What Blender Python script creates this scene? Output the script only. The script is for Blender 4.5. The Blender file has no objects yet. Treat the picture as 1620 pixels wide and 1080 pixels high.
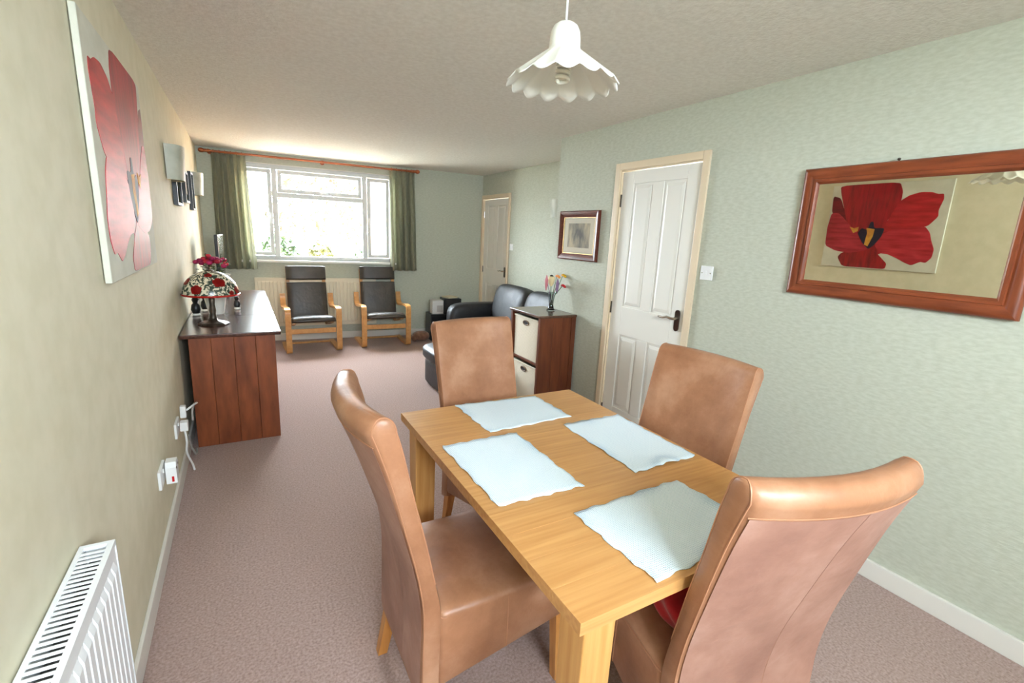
import bpy, bmesh, math, random
from mathutils import Vector, Matrix
random.seed(7)
PI = math.pi
R = math.radians
scn = bpy.context.scene
C = scn.collection

# ------------------------------------------------------------------ camera
F_PX, YAW, PITCH, ROLL, CAM_H = 749.28, 0.52109, 0.21765, 0.04910, 1.5
fwd = Vector((math.sin(YAW)*math.cos(PITCH), math.cos(YAW)*math.cos(PITCH), -math.sin(PITCH)))
rt0 = Vector((math.cos(YAW), -math.sin(YAW), 0)); up0 = rt0.cross(fwd)
rt = rt0*math.cos(ROLL) + up0*math.sin(ROLL); up = -rt0*math.sin(ROLL) + up0*math.cos(ROLL)
cd = bpy.data.cameras.new('camera'); cd.sensor_width = 36; cd.lens = F_PX/1620*36
cd.clip_start = 0.02; cd.clip_end = 200
cam = bpy.data.objects.new('camera', cd); C.objects.link(cam)
m = Matrix.Identity(4)
for i in range(3):
    m[i][0], m[i][1], m[i][2] = rt[i], up[i], -fwd[i]
m[2][3] = CAM_H
cam.matrix_world = m
scn.camera = cam

# ------------------------------------------------------------------ world, daylight and an added fill light
w = bpy.data.worlds.new('sky'); scn.world = w; w.use_nodes = True
bg = w.node_tree.nodes['Background']
bg.inputs['Color'].default_value = (0.80, 0.915, 1.0, 1)
bg.inputs['Strength'].default_value = 50.0

def area(name, loc, rot, sx, sy, power, col=(1, 1, 1), portal=False):
    l = bpy.data.lights.new(name, 'AREA'); l.shape = 'RECTANGLE'; l.size = sx; l.size_y = sy
    l.energy = power; l.color = col
    if portal: l.cycles.is_portal = True
    o = bpy.data.objects.new(name, l); C.objects.link(o); o.location = loc; o.rotation_euler = rot
    return o
FA = -math.atan(0.084)                       # the far wall stands a little askew
def FW(u, d, z):                             # point on the far wall: u along it, d out into the room
    return Vector((-0.39 + u*math.cos(FA) + d*math.sin(FA), 6.95 + u*math.sin(FA) - d*math.cos(FA), z))
area('far_window_portal', FW(1.34, -0.16, 1.66), (R(-90), 0, FA), 1.9, 1.2, 1, portal=True)
area('added_window_portal', (.45, -1.49, 1.93), (R(90), 0, 0), 1.5, .65, 1, portal=True)  # portal of the added window
area('back_fill_light', (.45, -1.50, 1.93), (R(90), 0, 0), 1.4, .6, 12, (0.5, 0.76, 1.0))  # bluish fill added behind the camera to lift the near end
scn.view_settings.view_transform = 'Standard'
scn.view_settings.look = 'None'
scn.view_settings.exposure = 0.38
scn.view_settings.gamma = 1.0
scn.view_settings.use_curve_mapping = False

# ------------------------------------------------------------------ helpers: materials
def lin(c):
    return tuple(((v/255)/12.92 if v/255 <= .04045 else ((v/255+.055)/1.055)**2.4) for v in c) + (1,)
MATS = {}
def mat(name, col, rough=.5, col2=None, scale=6, detail=4, stretch=(1, 1, 1), fac=(.35, .65), bump=0, bscale=60,
        bstretch=(1, 1, 1), metal=0, spec=.5, coat=0, sheen=0, trans=0, rnd=0, ior=1.45):
    if name in MATS: return MATS[name]
    M = bpy.data.materials.new(name); M.use_nodes = True; nt = M.node_tree; N = nt.nodes; L = nt.links
    b = N['Principled BSDF']
    b.inputs['Roughness'].default_value = rough; b.inputs['Metallic'].default_value = metal
    b.inputs['Specular IOR Level'].default_value = spec; b.inputs['Coat Weight'].default_value = coat
    b.inputs['Coat Roughness'].default_value = .15
    b.inputs['Sheen Weight'].default_value = sheen; b.inputs['Transmission Weight'].default_value = trans
    b.inputs['IOR'].default_value = ior
    b.inputs['Base Color'].default_value = lin(col)
    tc = N.new('ShaderNodeTexCoord'); oi = N.new('ShaderNodeObjectInfo')
    def coords(st):
        mp = N.new('ShaderNodeMapping'); mp.inputs['Scale'].default_value = st
        L.new(tc.outputs['Object'], mp.inputs['Vector'])
        if rnd:
            v = N.new('ShaderNodeVectorMath'); v.operation = 'SCALE'; v.inputs[0].default_value = (17, 31, 23)
            L.new(oi.outputs['Random'], v.inputs['Scale']); L.new(v.outputs[0], mp.inputs['Location'])
        return mp.outputs[0]
    if col2 is not None:
        n = N.new('ShaderNodeTexNoise'); n.inputs['Scale'].default_value = scale; n.inputs['Detail'].default_value = detail
        L.new(coords(stretch), n.inputs['Vector'])
        r = N.new('ShaderNodeValToRGB'); r.color_ramp.elements[0].position = fac[0]; r.color_ramp.elements[1].position = fac[1]
        r.color_ramp.elements[0].color = lin(col); r.color_ramp.elements[1].color = lin(col2)
        L.new(n.outputs['Fac'], r.inputs['Fac']); out = r.outputs[0]
        if rnd:
            h = N.new('ShaderNodeHueSaturation'); mr = N.new('ShaderNodeMapRange')
            mr.inputs['To Min'].default_value = 1-rnd; mr.inputs['To Max'].default_value = 1+rnd
            L.new(oi.outputs['Random'], mr.inputs['Value']); L.new(mr.outputs[0], h.inputs['Value'])
            L.new(out, h.inputs['Color']); out = h.outputs[0]
        L.new(out, b.inputs['Base Color'])
    if bump:
        n2 = N.new('ShaderNodeTexNoise'); n2.inputs['Scale'].default_value = bscale; n2.inputs['Detail'].default_value = 3
        L.new(coords(bstretch), n2.inputs['Vector'])
        bp = N.new('ShaderNodeBump'); bp.inputs['Strength'].default_value = bump; bp.inputs['Distance'].default_value = .004
        L.new(n2.outputs['Fac'], bp.inputs['Height']); L.new(bp.outputs[0], b.inputs['Normal'])
    MATS[name] = M
    return M

def glass_mat(name, tint=(1, 1, 1), refl=.08):
    M = bpy.data.materials.new(name); M.use_nodes = True; nt = M.node_tree; N = nt.nodes; L = nt.links
    N.remove(N['Principled BSDF'])
    t = N.new('ShaderNodeBsdfTransparent'); t.inputs[0].default_value = (*tint, 1)
    g = N.new('ShaderNodeBsdfGlossy'); g.inputs['Roughness'].default_value = .03
    lw = N.new('ShaderNodeLayerWeight'); lw.inputs['Blend'].default_value = refl
    mx = N.new('ShaderNodeMixShader'); L.new(lw.outputs['Fresnel'], mx.inputs[0])
    L.new(t.outputs[0], mx.inputs[1]); L.new(g.outputs[0], mx.inputs[2]); L.new(mx.outputs[0], N['Material Output'].inputs[0])
    return M

def leather_mat(name, base, light, dark, rough=.42):
    M = bpy.data.materials.new(name); M.use_nodes = True; nt = M.node_tree; N = nt.nodes; L = nt.links
    b = N['Principled BSDF']; b.inputs['Roughness'].default_value = rough; b.inputs['Specular IOR Level'].default_value = .55
    tc = N.new('ShaderNodeTexCoord'); oi = N.new('ShaderNodeObjectInfo')
    mp = N.new('ShaderNodeMapping'); L.new(tc.outputs['Object'], mp.inputs[0])
    v = N.new('ShaderNodeVectorMath'); v.operation = 'SCALE'; v.inputs[0].default_value = (7, 3, 5)
    L.new(oi.outputs['Random'], v.inputs['Scale']); L.new(v.outputs[0], mp.inputs['Location'])
    n1 = N.new('ShaderNodeTexNoise'); n1.inputs['Scale'].default_value = 5; n1.inputs['Detail'].default_value = 7; n1.inputs['Roughness'].default_value = .62
    L.new(mp.outputs[0], n1.inputs['Vector'])
    r = N.new('ShaderNodeValToRGB'); e = r.color_ramp.elements
    e[0].position = .25; e[0].color = lin(dark); e[1].position = .8; e[1].color = lin(light)
    k = e.new(.5); k.color = lin(base); L.new(n1.outputs['Fac'], r.inputs[0])
    # pale creases: thin ridges of a warped noise
    n2 = N.new('ShaderNodeTexNoise'); n2.inputs['Scale'].default_value = 3.2; n2.inputs['Detail'].default_value = 3; n2.inputs['Distortion'].default_value = 1.6
    L.new(mp.outputs[0], n2.inputs['Vector'])
    s = N.new('ShaderNodeMath'); s.operation = 'SUBTRACT'; s.inputs[1].default_value = .5; L.new(n2.outputs['Fac'], s.inputs[0])
    a = N.new('ShaderNodeMath'); a.operation = 'ABSOLUTE'; L.new(s.outputs[0], a.inputs[0])
    c = N.new('ShaderNodeValToRGB'); c.color_ramp.elements[0].position = 0; c.color_ramp.elements[0].color = (.06, .06, .06, 1)
    c.color_ramp.elements[1].position = .012; c.color_ramp.elements[1].color = (0, 0, 0, 1); L.new(a.outputs[0], c.inputs[0])
    mx = N.new('ShaderNodeMix'); mx.data_type = 'RGBA'; L.new(c.outputs[0], mx.inputs[0]); L.new(r.outputs[0], mx.inputs[6]); mx.inputs[7].default_value = lin(light)
    L.new(mx.outputs[2], b.inputs['Base Color'])
    n3 = N.new('ShaderNodeTexNoise'); n3.inputs['Scale'].default_value = 40; n3.inputs['Detail'].default_value = 5; L.new(mp.outputs[0], n3.inputs['Vector'])
    n4 = N.new('ShaderNodeTexNoise'); n4.inputs['Scale'].default_value = 7; n4.inputs['Detail'].default_value = 2; n4.inputs['Distortion'].default_value = 1
    L.new(mp.outputs[0], n4.inputs['Vector'])
    ad = N.new('ShaderNodeMath'); ad.operation = 'MULTIPLY_ADD'; ad.inputs[1].default_value = 3; L.new(n4.outputs['Fac'], ad.inputs[0]); L.new(n3.outputs['Fac'], ad.inputs[2])
    bp = N.new('ShaderNodeBump'); bp.inputs['Strength'].default_value = .3; bp.inputs['Distance'].default_value = .004
    L.new(ad.outputs[0], bp.inputs['Height']); L.new(bp.outputs[0], b.inputs['Normal'])
    MATS[name] = M
    return M

def weave_mat(name, c1, c2, freq=260, rough=.9, bump=.5):
    M = bpy.data.materials.new(name); M.use_nodes = True; nt = M.node_tree; N = nt.nodes; L = nt.links
    b = N['Principled BSDF']; b.inputs['Roughness'].default_value = rough; b.inputs['Specular IOR Level'].default_value = .2
    tc = N.new('ShaderNodeTexCoord')
    outs = []
    for ax in ('X', 'Y', 'Z'):
        wv = N.new('ShaderNodeTexWave'); wv.wave_type = 'BANDS'; wv.bands_direction = ax; wv.inputs['Scale'].default_value = freq/6.28
        wv.inputs['Distortion'].default_value = 1.2; wv.inputs['Detail'].default_value = 2; wv.inputs['Detail Scale'].default_value = 4
        L.new(tc.outputs['Object'], wv.inputs['Vector']); outs.append(wv)
    mu = N.new('ShaderNodeMath'); mu.operation = 'ADD'; L.new(outs[0].outputs['Fac'], mu.inputs[0]); L.new(outs[1].outputs['Fac'], mu.inputs[1])
    mu2 = N.new('ShaderNodeMath'); mu2.operation = 'ADD'; L.new(mu.outputs[0], mu2.inputs[0]); L.new(outs[2].outputs['Fac'], mu2.inputs[1])
    dv = N.new('ShaderNodeMath'); dv.operation = 'MULTIPLY'; dv.inputs[1].default_value = .4; L.new(mu2.outputs[0], dv.inputs[0])
    r = N.new('ShaderNodeValToRGB'); r.color_ramp.elements[0].position = .15; r.color_ramp.elements[0].color = lin(c1)
    r.color_ramp.elements[1].position = .75; r.color_ramp.elements[1].color = lin(c2); L.new(dv.outputs[0], r.inputs[0])
    L.new(r.outputs[0], b.inputs['Base Color'])
    bp = N.new('ShaderNodeBump'); bp.inputs['Strength'].default_value = bump; bp.inputs['Distance'].default_value = .002
    L.new(dv.outputs[0], bp.inputs['Height']); L.new(bp.outputs[0], b.inputs['Normal'])
    return M

def wood(name, c1, c2, axis='Y', scale=5, rough=.4, coat=0, rnd=.06, ratio=9, knots=False):
    st = {'X': (1, ratio, ratio), 'Y': (ratio, 1, ratio), 'Z': (ratio, ratio, 1)}[axis]
    return mat(name, c1, rough, c2, scale, 6, st, (.3, .72), bump=.06, bscale=scale*3, bstretch=st, coat=coat, rnd=rnd)

WALL_G = mat('green_wallpaper', (184, 187, 170), .75, (195, 198, 183), 30, 4, (1, 1, 3), bump=.22, bscale=55, bstretch=(1, 1, 3.2), spec=.3)
WALL_C = mat('cream_paint', (216, 209, 183), .7, (223, 216, 192), 12, 3, bump=.06, bscale=90, spec=.3)
CEIL = mat('stippled_ceiling', (234, 229, 219), .85, (243, 239, 230), 40, 4, bump=.9, bscale=70, spec=.2)
CARPET = mat('taupe_carpet', (144, 119, 111), .95, (182, 157, 149), 110, 6, fac=(.3, .7), bump=.8, bscale=220, spec=.1, sheen=.15)
SKIRT = mat('skirting_gloss', (226, 222, 214), .35)
GLOSSW = mat('white_gloss', (236, 233, 224), .35)
DOORW = mat('door_white', (232, 229, 220), .42, bump=.05, bscale=120, bstretch=(6, 6, 1))
ARCH = mat('architrave_cream', (224, 205, 176), .4)
UPVC = mat('upvc', (214, 214, 212), .35)
RADW = mat('radiator_white', (240, 241, 242), .3)
RADC = mat('radiator_cream', (226, 216, 192), .4)
CHROME = mat('dark_chrome', (120, 112, 108), .2, metal=1)
BRASS = mat('steel', (190, 186, 178), .25, metal=1)
BLACK = mat('black_plastic', (18, 18, 20), .35)
DARKGAP = mat('dark_interior', (48, 44, 42), .8)
PLASTIC = mat('white_plastic', (238, 238, 236), .3)
GLASS = glass_mat('window_glass')
OAK = wood('oak', (184, 130, 74), (204, 154, 96), 'X', 3, .33, .15, .035, 24)
OAKLEG = wood('oak_leg', (188, 132, 70), (210, 160, 98), 'Z', 3, .38, .1, .03, 20)
BIRCH = wood('birch_bent', (196, 138, 76), (216, 162, 100), 'Y', 5, .35, .15, .03, 5)
PINED = wood('stained_pine', (98, 46, 22), (142, 76, 42), 'Z', 4, .4, .1, .06, 4)
DESKTOP = wood('dark_desktop', (62, 34, 26), (92, 54, 40), 'Y', 6, .22, .35, .04)
BCASE = wood('bookcase_wood', (88, 42, 22), (118, 62, 34), 'Z', 4, .42, .1, .04, 6)
BTOP = wood('bookcase_top', (72, 46, 34), (100, 68, 50), 'Y', 6, .22, .3, .03)
PINEM = wood('orange_pine', (106, 48, 24), (140, 70, 38), 'Y', 6, .38, .15, .05, 8)
PINEMV = wood('orange_pine_upright', (106, 48, 24), (140, 70, 38), 'Z', 6, .38, .15, .05, 8)
MAHOG = wood('mahogany_frame', (74, 30, 22), (108, 46, 30), 'Y', 8, .35, .2, .03)
LEATH = leather_mat('tan_leather', (158, 110, 80), (188, 146, 118), (132, 86, 58), .42)
SEAM = mat('tan_seam', (168, 118, 88), .5)
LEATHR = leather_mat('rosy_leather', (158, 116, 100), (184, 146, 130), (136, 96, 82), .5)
LEGW = wood('chair_leg_oak', (186, 122, 60), (208, 148, 82), 'Z', 7, .4, .1, .04)
BLKL = leather_mat('black_leather', (30, 29, 32), (48, 46, 50), (18, 17, 20), .5)
BRNL = leather_mat('dark_brown_leather', (62, 54, 46), (80, 70, 60), (44, 38, 34), .42)
CURT = mat('green_curtain', (158, 158, 136), .85, (178, 178, 156), 20, 3, (6, 6, 1), spec=.1, sheen=.2)
def add_translucent(M, col, f):                # thin cloth lets daylight through
    nt = M.node_tree; t = nt.nodes.new('ShaderNodeBsdfTranslucent'); t.inputs[0].default_value = lin(col)
    mx = nt.nodes.new('ShaderNodeMixShader'); mx.inputs[0].default_value = f
    nt.links.new(nt.nodes['Principled BSDF'].outputs[0], mx.inputs[1]); nt.links.new(t.outputs[0], mx.inputs[2])
    nt.links.new(mx.outputs[0], nt.nodes['Material Output'].inputs[0])
add_translucent(CURT, (214, 212, 176), .16)
MATW = weave_mat('blue_grey_weave', (178, 202, 222), (236, 248, 255), 330, .9, .8)
BASKETM = weave_mat('cream_basket_weave', (198, 186, 158), (244, 236, 216), 200, .9, 1.0)
REDC = mat('red_cloth', (150, 8, 18), .85, (186, 16, 28), 14, 4, bump=.4, bscale=30, sheen=.3)
CANVAS = mat('canvas_ground', (206, 204, 188), .8, (216, 214, 200), 10, 3, bump=.2, bscale=300)

# ------------------------------------------------------------------ helpers: geometry
def nb(): return bmesh.new()
def box(bm, x0, x1, y0, y1, z0, z1, bev=0, seg=2):
    r = bmesh.ops.create_cube(bm, size=1)
    vs = r['verts']
    for v in vs:
        v.co = Vector((x0 if v.co.x < 0 else x1, y0 if v.co.y < 0 else y1, z0 if v.co.z < 0 else z1))
    if bev:
        es = list({e for v in vs for e in v.link_edges})
        bmesh.ops.bevel(bm, geom=es, offset=bev, segments=seg, affect='EDGES', profile=.6)
    return bm
def loft(bm, rings, cap=True, closed=True):
    R_ = [[bm.verts.new(p) for p in r] for r in rings]
    n = len(R_[0])
    for a, b in zip(R_, R_[1:]):
        for i in range(n if closed else n-1):
            j = (i+1) % n
            bm.faces.new((a[i], a[j], b[j], b[i]))
    if cap:
        bm.faces.new(list(reversed(R_[0]))); bm.faces.new(R_[-1])
    return bm
def tube(bm, pts, r, n=8, cap=True, rs=None):
    pts = [Vector(p) for p in pts]; rings = []
    prev = None
    for i, p in enumerate(pts):
        t = (pts[min(i+1, len(pts)-1)] - pts[max(i-1, 0)]).normalized()
        ref = prev if prev is not None else (Vector((0, 0, 1)) if abs(t.z) < .9 else Vector((1, 0, 0)))
        a = (ref - t*ref.dot(t)).normalized(); prev = a; b = t.cross(a)
        rr = rs[i] if rs else r
        rings.append([p + (a*math.cos(2*PI*k/n) + b*math.sin(2*PI*k/n))*rr for k in range(n)])
    return loft(bm, rings, cap)
def lathe(bm, prof, cx=0, cy=0, n=24, cap=True):
    return loft(bm, [[Vector((cx+r*math.cos(2*PI*k/n), cy+r*math.sin(2*PI*k/n), z)) for k in range(n)] for r, z in prof], cap)
def prism(bm, pts, ext):                       # polygon of Vectors pushed along ext
    a = [bm.verts.new(Vector(p)) for p in pts]; b = [bm.verts.new(Vector(p)+Vector(ext)) for p in pts]
    bm.faces.new(a); bm.faces.new(list(reversed(b))); n = len(pts)
    for i in range(n): bm.faces.new((a[i], b[i], b[(i+1) % n], a[(i+1) % n]))
    return bm
def sbox(bm, c, h, p=5, cuts=7, rot=None, fn=None):   # puffy rounded box
    pre = set(bm.verts)
    r = bmesh.ops.create_cube(bm, size=2)
    bmesh.ops.subdivide_edges(bm, edges=list({e for v in r['verts'] for e in v.link_edges}), cuts=cuts, use_grid_fill=True)
    vs = [v for v in bm.verts if v not in pre]
    for v in vs:
        q = v.co; d = (abs(q.x)**p + abs(q.y)**p + abs(q.z)**p)**(1/p); q = q/d
        if fn: q = fn(q)
        q = Vector((q.x*h[0], q.y*h[1], q.z*h[2]))
        if rot: q = rot @ q
        v.co = q + Vector(c)
    return bm
def rrect(x0, x1, y0, y1, z, r, n=4):          # rounded rectangle ring, z number or function
    P = []
    for cx, cy, a0 in ((x1-r, y1-r, 0), (x0+r, y1-r, PI/2), (x0+r, y0+r, PI), (x1-r, y0+r, 1.5*PI)):
        for k in range(n+1):
            a = a0 + PI/2*k/n; x = cx+r*math.cos(a); y = cy+r*math.sin(a)
            P.append(Vector((x, y, z(x, y) if callable(z) else z)))
    return P
def spline(P, n=6):
    out = []
    for i in range(len(P)-1):
        p0, p1, p2, p3 = P[max(i-1, 0)], P[i], P[i+1], P[min(i+2, len(P)-1)]
        for k in range(n):
            f = k/n; out.append(tuple(.5*((2*b)+(-a+c)*f+(2*a-5*b+4*c-d)*f*f+(-a+3*b-3*c+d)*f**3) for a, b, c, d in zip(p0, p1, p2, p3)))
    return out+[P[-1]]
def obj(name, bm, material, parent=None, smooth=False, sub=0):
    bmesh.ops.recalc_face_normals(bm, faces=bm.faces)
    me = bpy.data.meshes.new(name); bm.to_mesh(me); bm.free()
    if smooth:
        for p in me.polygons: p.use_smooth = True
        if smooth != 'all':
            try: me.set_sharp_from_angle(angle=R(42))
            except Exception: pass
    me.materials.append(material)
    o = bpy.data.objects.new(name, me); C.objects.link(o)
    if parent: o.parent = parent
    if sub:
        s = o.modifiers.new('sub', 'SUBSURF'); s.levels = sub; s.render_levels = sub
    return o
def tag(o, label, cat, group=None):
    o['label'] = label; o['category'] = cat
    if group: o['group'] = group
    return o
def thing(name, label, cat, loc=(0, 0, 0), rotz=0, group=None):
    o = bpy.data.objects.new(name, None); C.objects.link(o); o.empty_display_size = .1
    o.location = loc; o.rotation_euler = (0, 0, rotz)
    return tag(o, label, cat, group)
def struct(name, bm, material, label=None, smooth=False):
    o = obj(name, bm, material, None, smooth); o['kind'] = 'structure'
    if label: o['label'] = label
    return o
def sthing(name, label, loc=(0, 0, 0), rotz=0):
    o = bpy.data.objects.new(name, None); C.objects.link(o); o.location = loc; o.rotation_euler = (0, 0, rotz)
    o['kind'] = 'structure'; o['label'] = label
    return o
def dup(root, loc, rotz, label):
    r = root.copy(); C.objects.link(r); r.location = loc; r.rotation_euler = (0, 0, rotz); r['label'] = label
    for ch in list(root.children):
        c = ch.copy(); C.objects.link(c); c.parent = r
        for g in ch.children:
            d = g.copy(); C.objects.link(d); d.parent = c
    return r
def share(o, parent, loc):                     # another piece with the same mesh
    c = o.copy(); C.objects.link(c); c.parent = parent; c.location = loc
    return c

# ------------------------------------------------------------------ the room
XL, XR, XQ, YB, YC, H = -0.39, 2.50, 3.19, -1.35, 3.66, 2.355
FWL = (XQ - XL)/math.cos(FA)
struct('floor', box(nb(), XL-.15, XQ+.15, YB-.12, 7.12, -.1, 0), CARPET, 'mauve taupe fitted carpet over the whole room')
struct('ceiling', box(nb(), XL-.15, XQ+.15, YB-.12, 7.25, H, H+.1), CEIL, 'stippled off-white ceiling')
struct('wall_left', box(nb(), XL-.12, XL, YB-.12, 7.1, 0, H), WALL_C, 'plain cream wall on the left with the flower canvas')
bm = nb()
box(bm, XR, XR+.12, YB-.12, 2.095, 0, H); box(bm, XR, XR+.12, 2.855, YC, 0, H); box(bm, XR, XR+.12, 2.095, 2.855, 2.025, H)
struct('wall_right', bm, WALL_G, 'pale sage green papered wall with mirror and white door')
bm = nb(); box(bm, XR+.12, XQ+.12, YC-.12, YC, 0, H)
struct('wall_return', bm, WALL_G, 'short return wall at the corner of the alcove')
bm = nb(); box(bm, XQ, XQ+.12, YC, 5.80, 0, H); box(bm, XQ, XQ+.12, 6.60, 6.9, 0, H); box(bm, XQ, XQ+.12, 5.80, 6.60, 2.03, H)
struct('wall_alcove', bm, WALL_G, 'green papered alcove wall behind the black sofa')
WU0, WU1, WZ0, WZ1 = .40, 2.28, 1.06, 2.235
bm = nb()
box(bm, -.1, WU0, 0, .12, 0, H); box(bm, WU1, FWL+.1, 0, .12, 0, H); box(bm, WU0, WU1, 0, .12, 0, WZ0); box(bm, WU0, WU1, 0, .12, WZ1, H)
o = struct('wall_far', bm, WALL_G, 'green papered far wall around the bright window'); o.location = FW(0, 0, 0); o.rotation_euler = (0, 0, FA)
bm = nb()
box(bm, XL, -.3, YB-.12, YB, 0, H); box(bm, 1.2, XR, YB-.12, YB, 0, H); box(bm, -.3, 1.2, YB-.12, YB, 2.255, H); box(bm, -.3, 1.2, YB-.12, YB, 0, 1.605)
struct('wall_back', bm, WALL_G, 'wall behind the camera around the added window')
# skirtings
def skirt(name, x0, x1, y0, y1, ax, label):
    bm = nb(); t = .006
    box(bm, x0, x1, y0, y1, 0, .092, .004)
    struct(name, bm, SKIRT, label)
skirt('baseboard_left', XL, XL+.014, YB, 6.93, 'x', 'white skirting board along the cream left wall')
skirt('baseboard_right', XR-.016, XR, YB, 2.05, 'x', 'white skirting board below the mirror')
skirt('baseboard_door', XR-.016, XR, 2.90, YC, 'x', 'white skirting board between the white door and the alcove corner')
skirt('baseboard_alcove', XQ-.016, XQ, YC, 5.75, 'x', 'white skirting board behind the sofa')
bm = nb(); box(bm, .02, FWL-.02, -.016, 0, 0, .092, .004)
o = struct('baseboard_far', bm, SKIRT, 'white skirting board below the far window'); o.location = FW(0, 0, 0); o.rotation_euler = (0, 0, FA)

# unseen window added behind the camera, placed to brighten the near end
gd = sthing('added_window', 'white framed window added unseen behind the camera for fill light', (0, YB, 0))
bm = nb()
for x0, x1 in ((-.3, -.26), (.43, .47), (1.16, 1.2)): box(bm, x0, x1, -.09, -.02, 1.605, 2.255)
for x0, x1 in ((-.26, .43), (.47, 1.16)): box(bm, x0, x1, -.09, -.02, 1.605, 1.645); box(bm, x0, x1, -.09, -.02, 2.215, 2.255)
obj('frame', bm, UPVC, gd)
for x0, x1 in ((-.26, .43), (.47, 1.16)): obj('pane', box(nb(), x0, x1, -.058, -.052, 1.645, 2.215), GLASS, gd)

# far window
wn = sthing('window_1', 'white framed picture window with narrow side lights at the far end', FW(0, 0, 0), FA)
YF0, YF1 = .05, .11
bm = nb()
box(bm, WU0, WU1, YF0, YF1, WZ1-.055, WZ1, .004); box(bm, WU0, WU1, YF0, YF1, WZ0, WZ0+.05, .004)
for u0, u1 in ((WU0, WU0+.05), (.775, .835), (1.87, 1.93), (WU1-.05, WU1)): box(bm, u0, u1, YF0, YF1, WZ0+.05, WZ1-.055, .004)
box(bm, .835, 1.87, YF0, YF1, 1.845, 1.90, .004)
obj('frame', bm, UPVC, wn)
def sash(u0, u1, z0, z1, t=.045, y0=.035, y1=.075):
    bm = nb()
    box(bm, u0, u1, y0, y1, z0, z0+t, .005); box(bm, u0, u1, y0, y1, z1-t, z1, .005)
    box(bm, u0, u0+t, y0, y1, z0+t, z1-t, .005); box(bm, u1-t, u1, y0, y1, z0+t, z1-t, .005)
    s = obj('sash', bm, UPVC, wn)
    obj('pane', box(nb(), u0+t, u1-t, .055, .061, z0+t, z1-t), GLASS, s)
    return s
s1 = sash(.845, 1.86, 1.905, 2.175)
s2 = sash(WU0+.055, .77, WZ0+.055, 2.175); s3 = sash(1.935, WU1-.055, WZ0+.055, 2.175)
obj('pane', box(nb(), .835, 1.87, .075, .081, WZ0+.05, 1.845), GLASS, wn)
for s, u, z in ((s1, 1.35, 1.925), (s3, 1.955, 1.62), (s2, .75, 1.62)):
    bm = nb()
    if s is s1: box(bm, u-.012, u+.012, .015, .035, z-.012, z+.012, .003); box(bm, u-.01, u+.09, .008, .02, z-.008, z+.008, .003)
    else: box(bm, u-.012, u+.012, .015, .035, z-.03, z+.03, .003); box(bm, u-.008, u+.008, .008, .02, z-.1, z+.01, .003)
    obj('handle', bm, PLASTIC, s)
obj('window_sill', box(nb(), WU0-.03, WU1+.03, -.05, .05, WZ0-.03, WZ0, .006), GLOSSW, wn)
bm = nb(); box(bm, WU0, WU0+.006, 0.002, .05, WZ0, WZ1); box(bm, WU1-.006, WU1, 0.002, .05, WZ0, WZ1); box(bm, WU0, WU1, 0.002, .05, WZ1-.006, WZ1)
obj('reveal', bm, GLOSSW, wn)

# white panelled door in the right wall
def panel_door(name, label, x, y0, y1, ztop, hinge_far=True, lever=True):
    d = sthing(name, label, (x, 0, 0))
    bm = nb(); a = .05
    # architrave, jambs
    box(bm, -.016, 0, y0-a+.01, y0+.01, 0, ztop+a-.01, .004); box(bm, -.016, 0, y1-.01, y1+a-.01, 0, ztop+a-.01, .004)
    box(bm, -.016, 0, y0+.01, y1-.01, ztop-.01, ztop+a-.01, .004)
    box(bm, 0, .1, y0, y0+.018, 0, ztop); box(bm, 0, .1, y1-.018, y1, 0, ztop); box(bm, 0, .1, y0+.018, y1-.018, ztop-.018, ztop)
    obj('door_frame', bm, ARCH, d)
    l0, l1, zt, xf = y0+.022, y1-.022, ztop-.022, .012
    W = l1-l0
    leaf = obj('leaf', box(nb(), xf+.009, xf+.035, l0, l1, .008, zt), DOORW, d)
    st = .115*W/.72; mid = (l0+l1)/2; mw = .05
    def stile(u0, u1, z0, z1, n): obj(n, box(nb(), xf, xf+.009, u0, u1, z0, z1, .004, 2), DOORW, d)
    stile(l0, l0+st, .008, zt, 'stile'); stile(l1-st, l1, .008, zt, 'stile')
    zr = [.008, .215, .80, 1.02, 1.915, zt]
    for z0, z1 in ((zr[0], zr[1]), (zr[2], zr[3]), (zr[4], zr[5])): stile(l0+st, l1-st, z0, z1, 'rail')
    for z0, z1 in ((zr[1], zr[2]), (zr[3], zr[4])):
        stile(mid-mw, mid+mw, z0, z1, 'muntin')
        for u0, u1 in ((l0+st, mid-mw), (mid+mw, l1-st)):
            bm = nb(); g = .016
            rr = lambda q, xx: [Vector((xx, u0+q, z0+q)), Vector((xx, u1-q, z0+q)), Vector((xx, u1-q, z1-q)), Vector((xx, u0+q, z1-q))]
            loft(bm, [rr(g, xf+.0088), rr(g+.002, xf+.006), rr(g+.022, xf+.001), rr(g+.026, xf+.001)])
            obj('panel', bm, DOORW, d)
    # lever handle on a long plate
    hy = l0+.055 if hinge_far else l1-.055
    h_ = obj('handle', lathe_plate(hy, xf), CHROME, d, True)
    bm = nb(); s = 1 if hinge_far else -1
    tube(bm, [(xf-.006, hy, 1.02), (xf-.045, hy, 1.02), (xf-.052, hy+s*.015, 1.02), (xf-.052, hy+s*.05, 1.026), (xf-.052, hy+s*.085, 1.016), (xf-.05, hy+s*.125, 1.018)], .009, 8, True, [.012, .01, .01, .009, .008, .006])
    obj('lever', bm, BRASS, h_, True)
    for z in (.16, 1.0, 1.80):
        bm = nb(); yy = l1+.001 if hinge_far else l0-.001
        tube(bm, [(xf-.004, yy, z-.045), (xf-.004, yy, z+.045)], .007, 8); obj('hinge', bm, CHROME, d, True)
    return d
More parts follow.
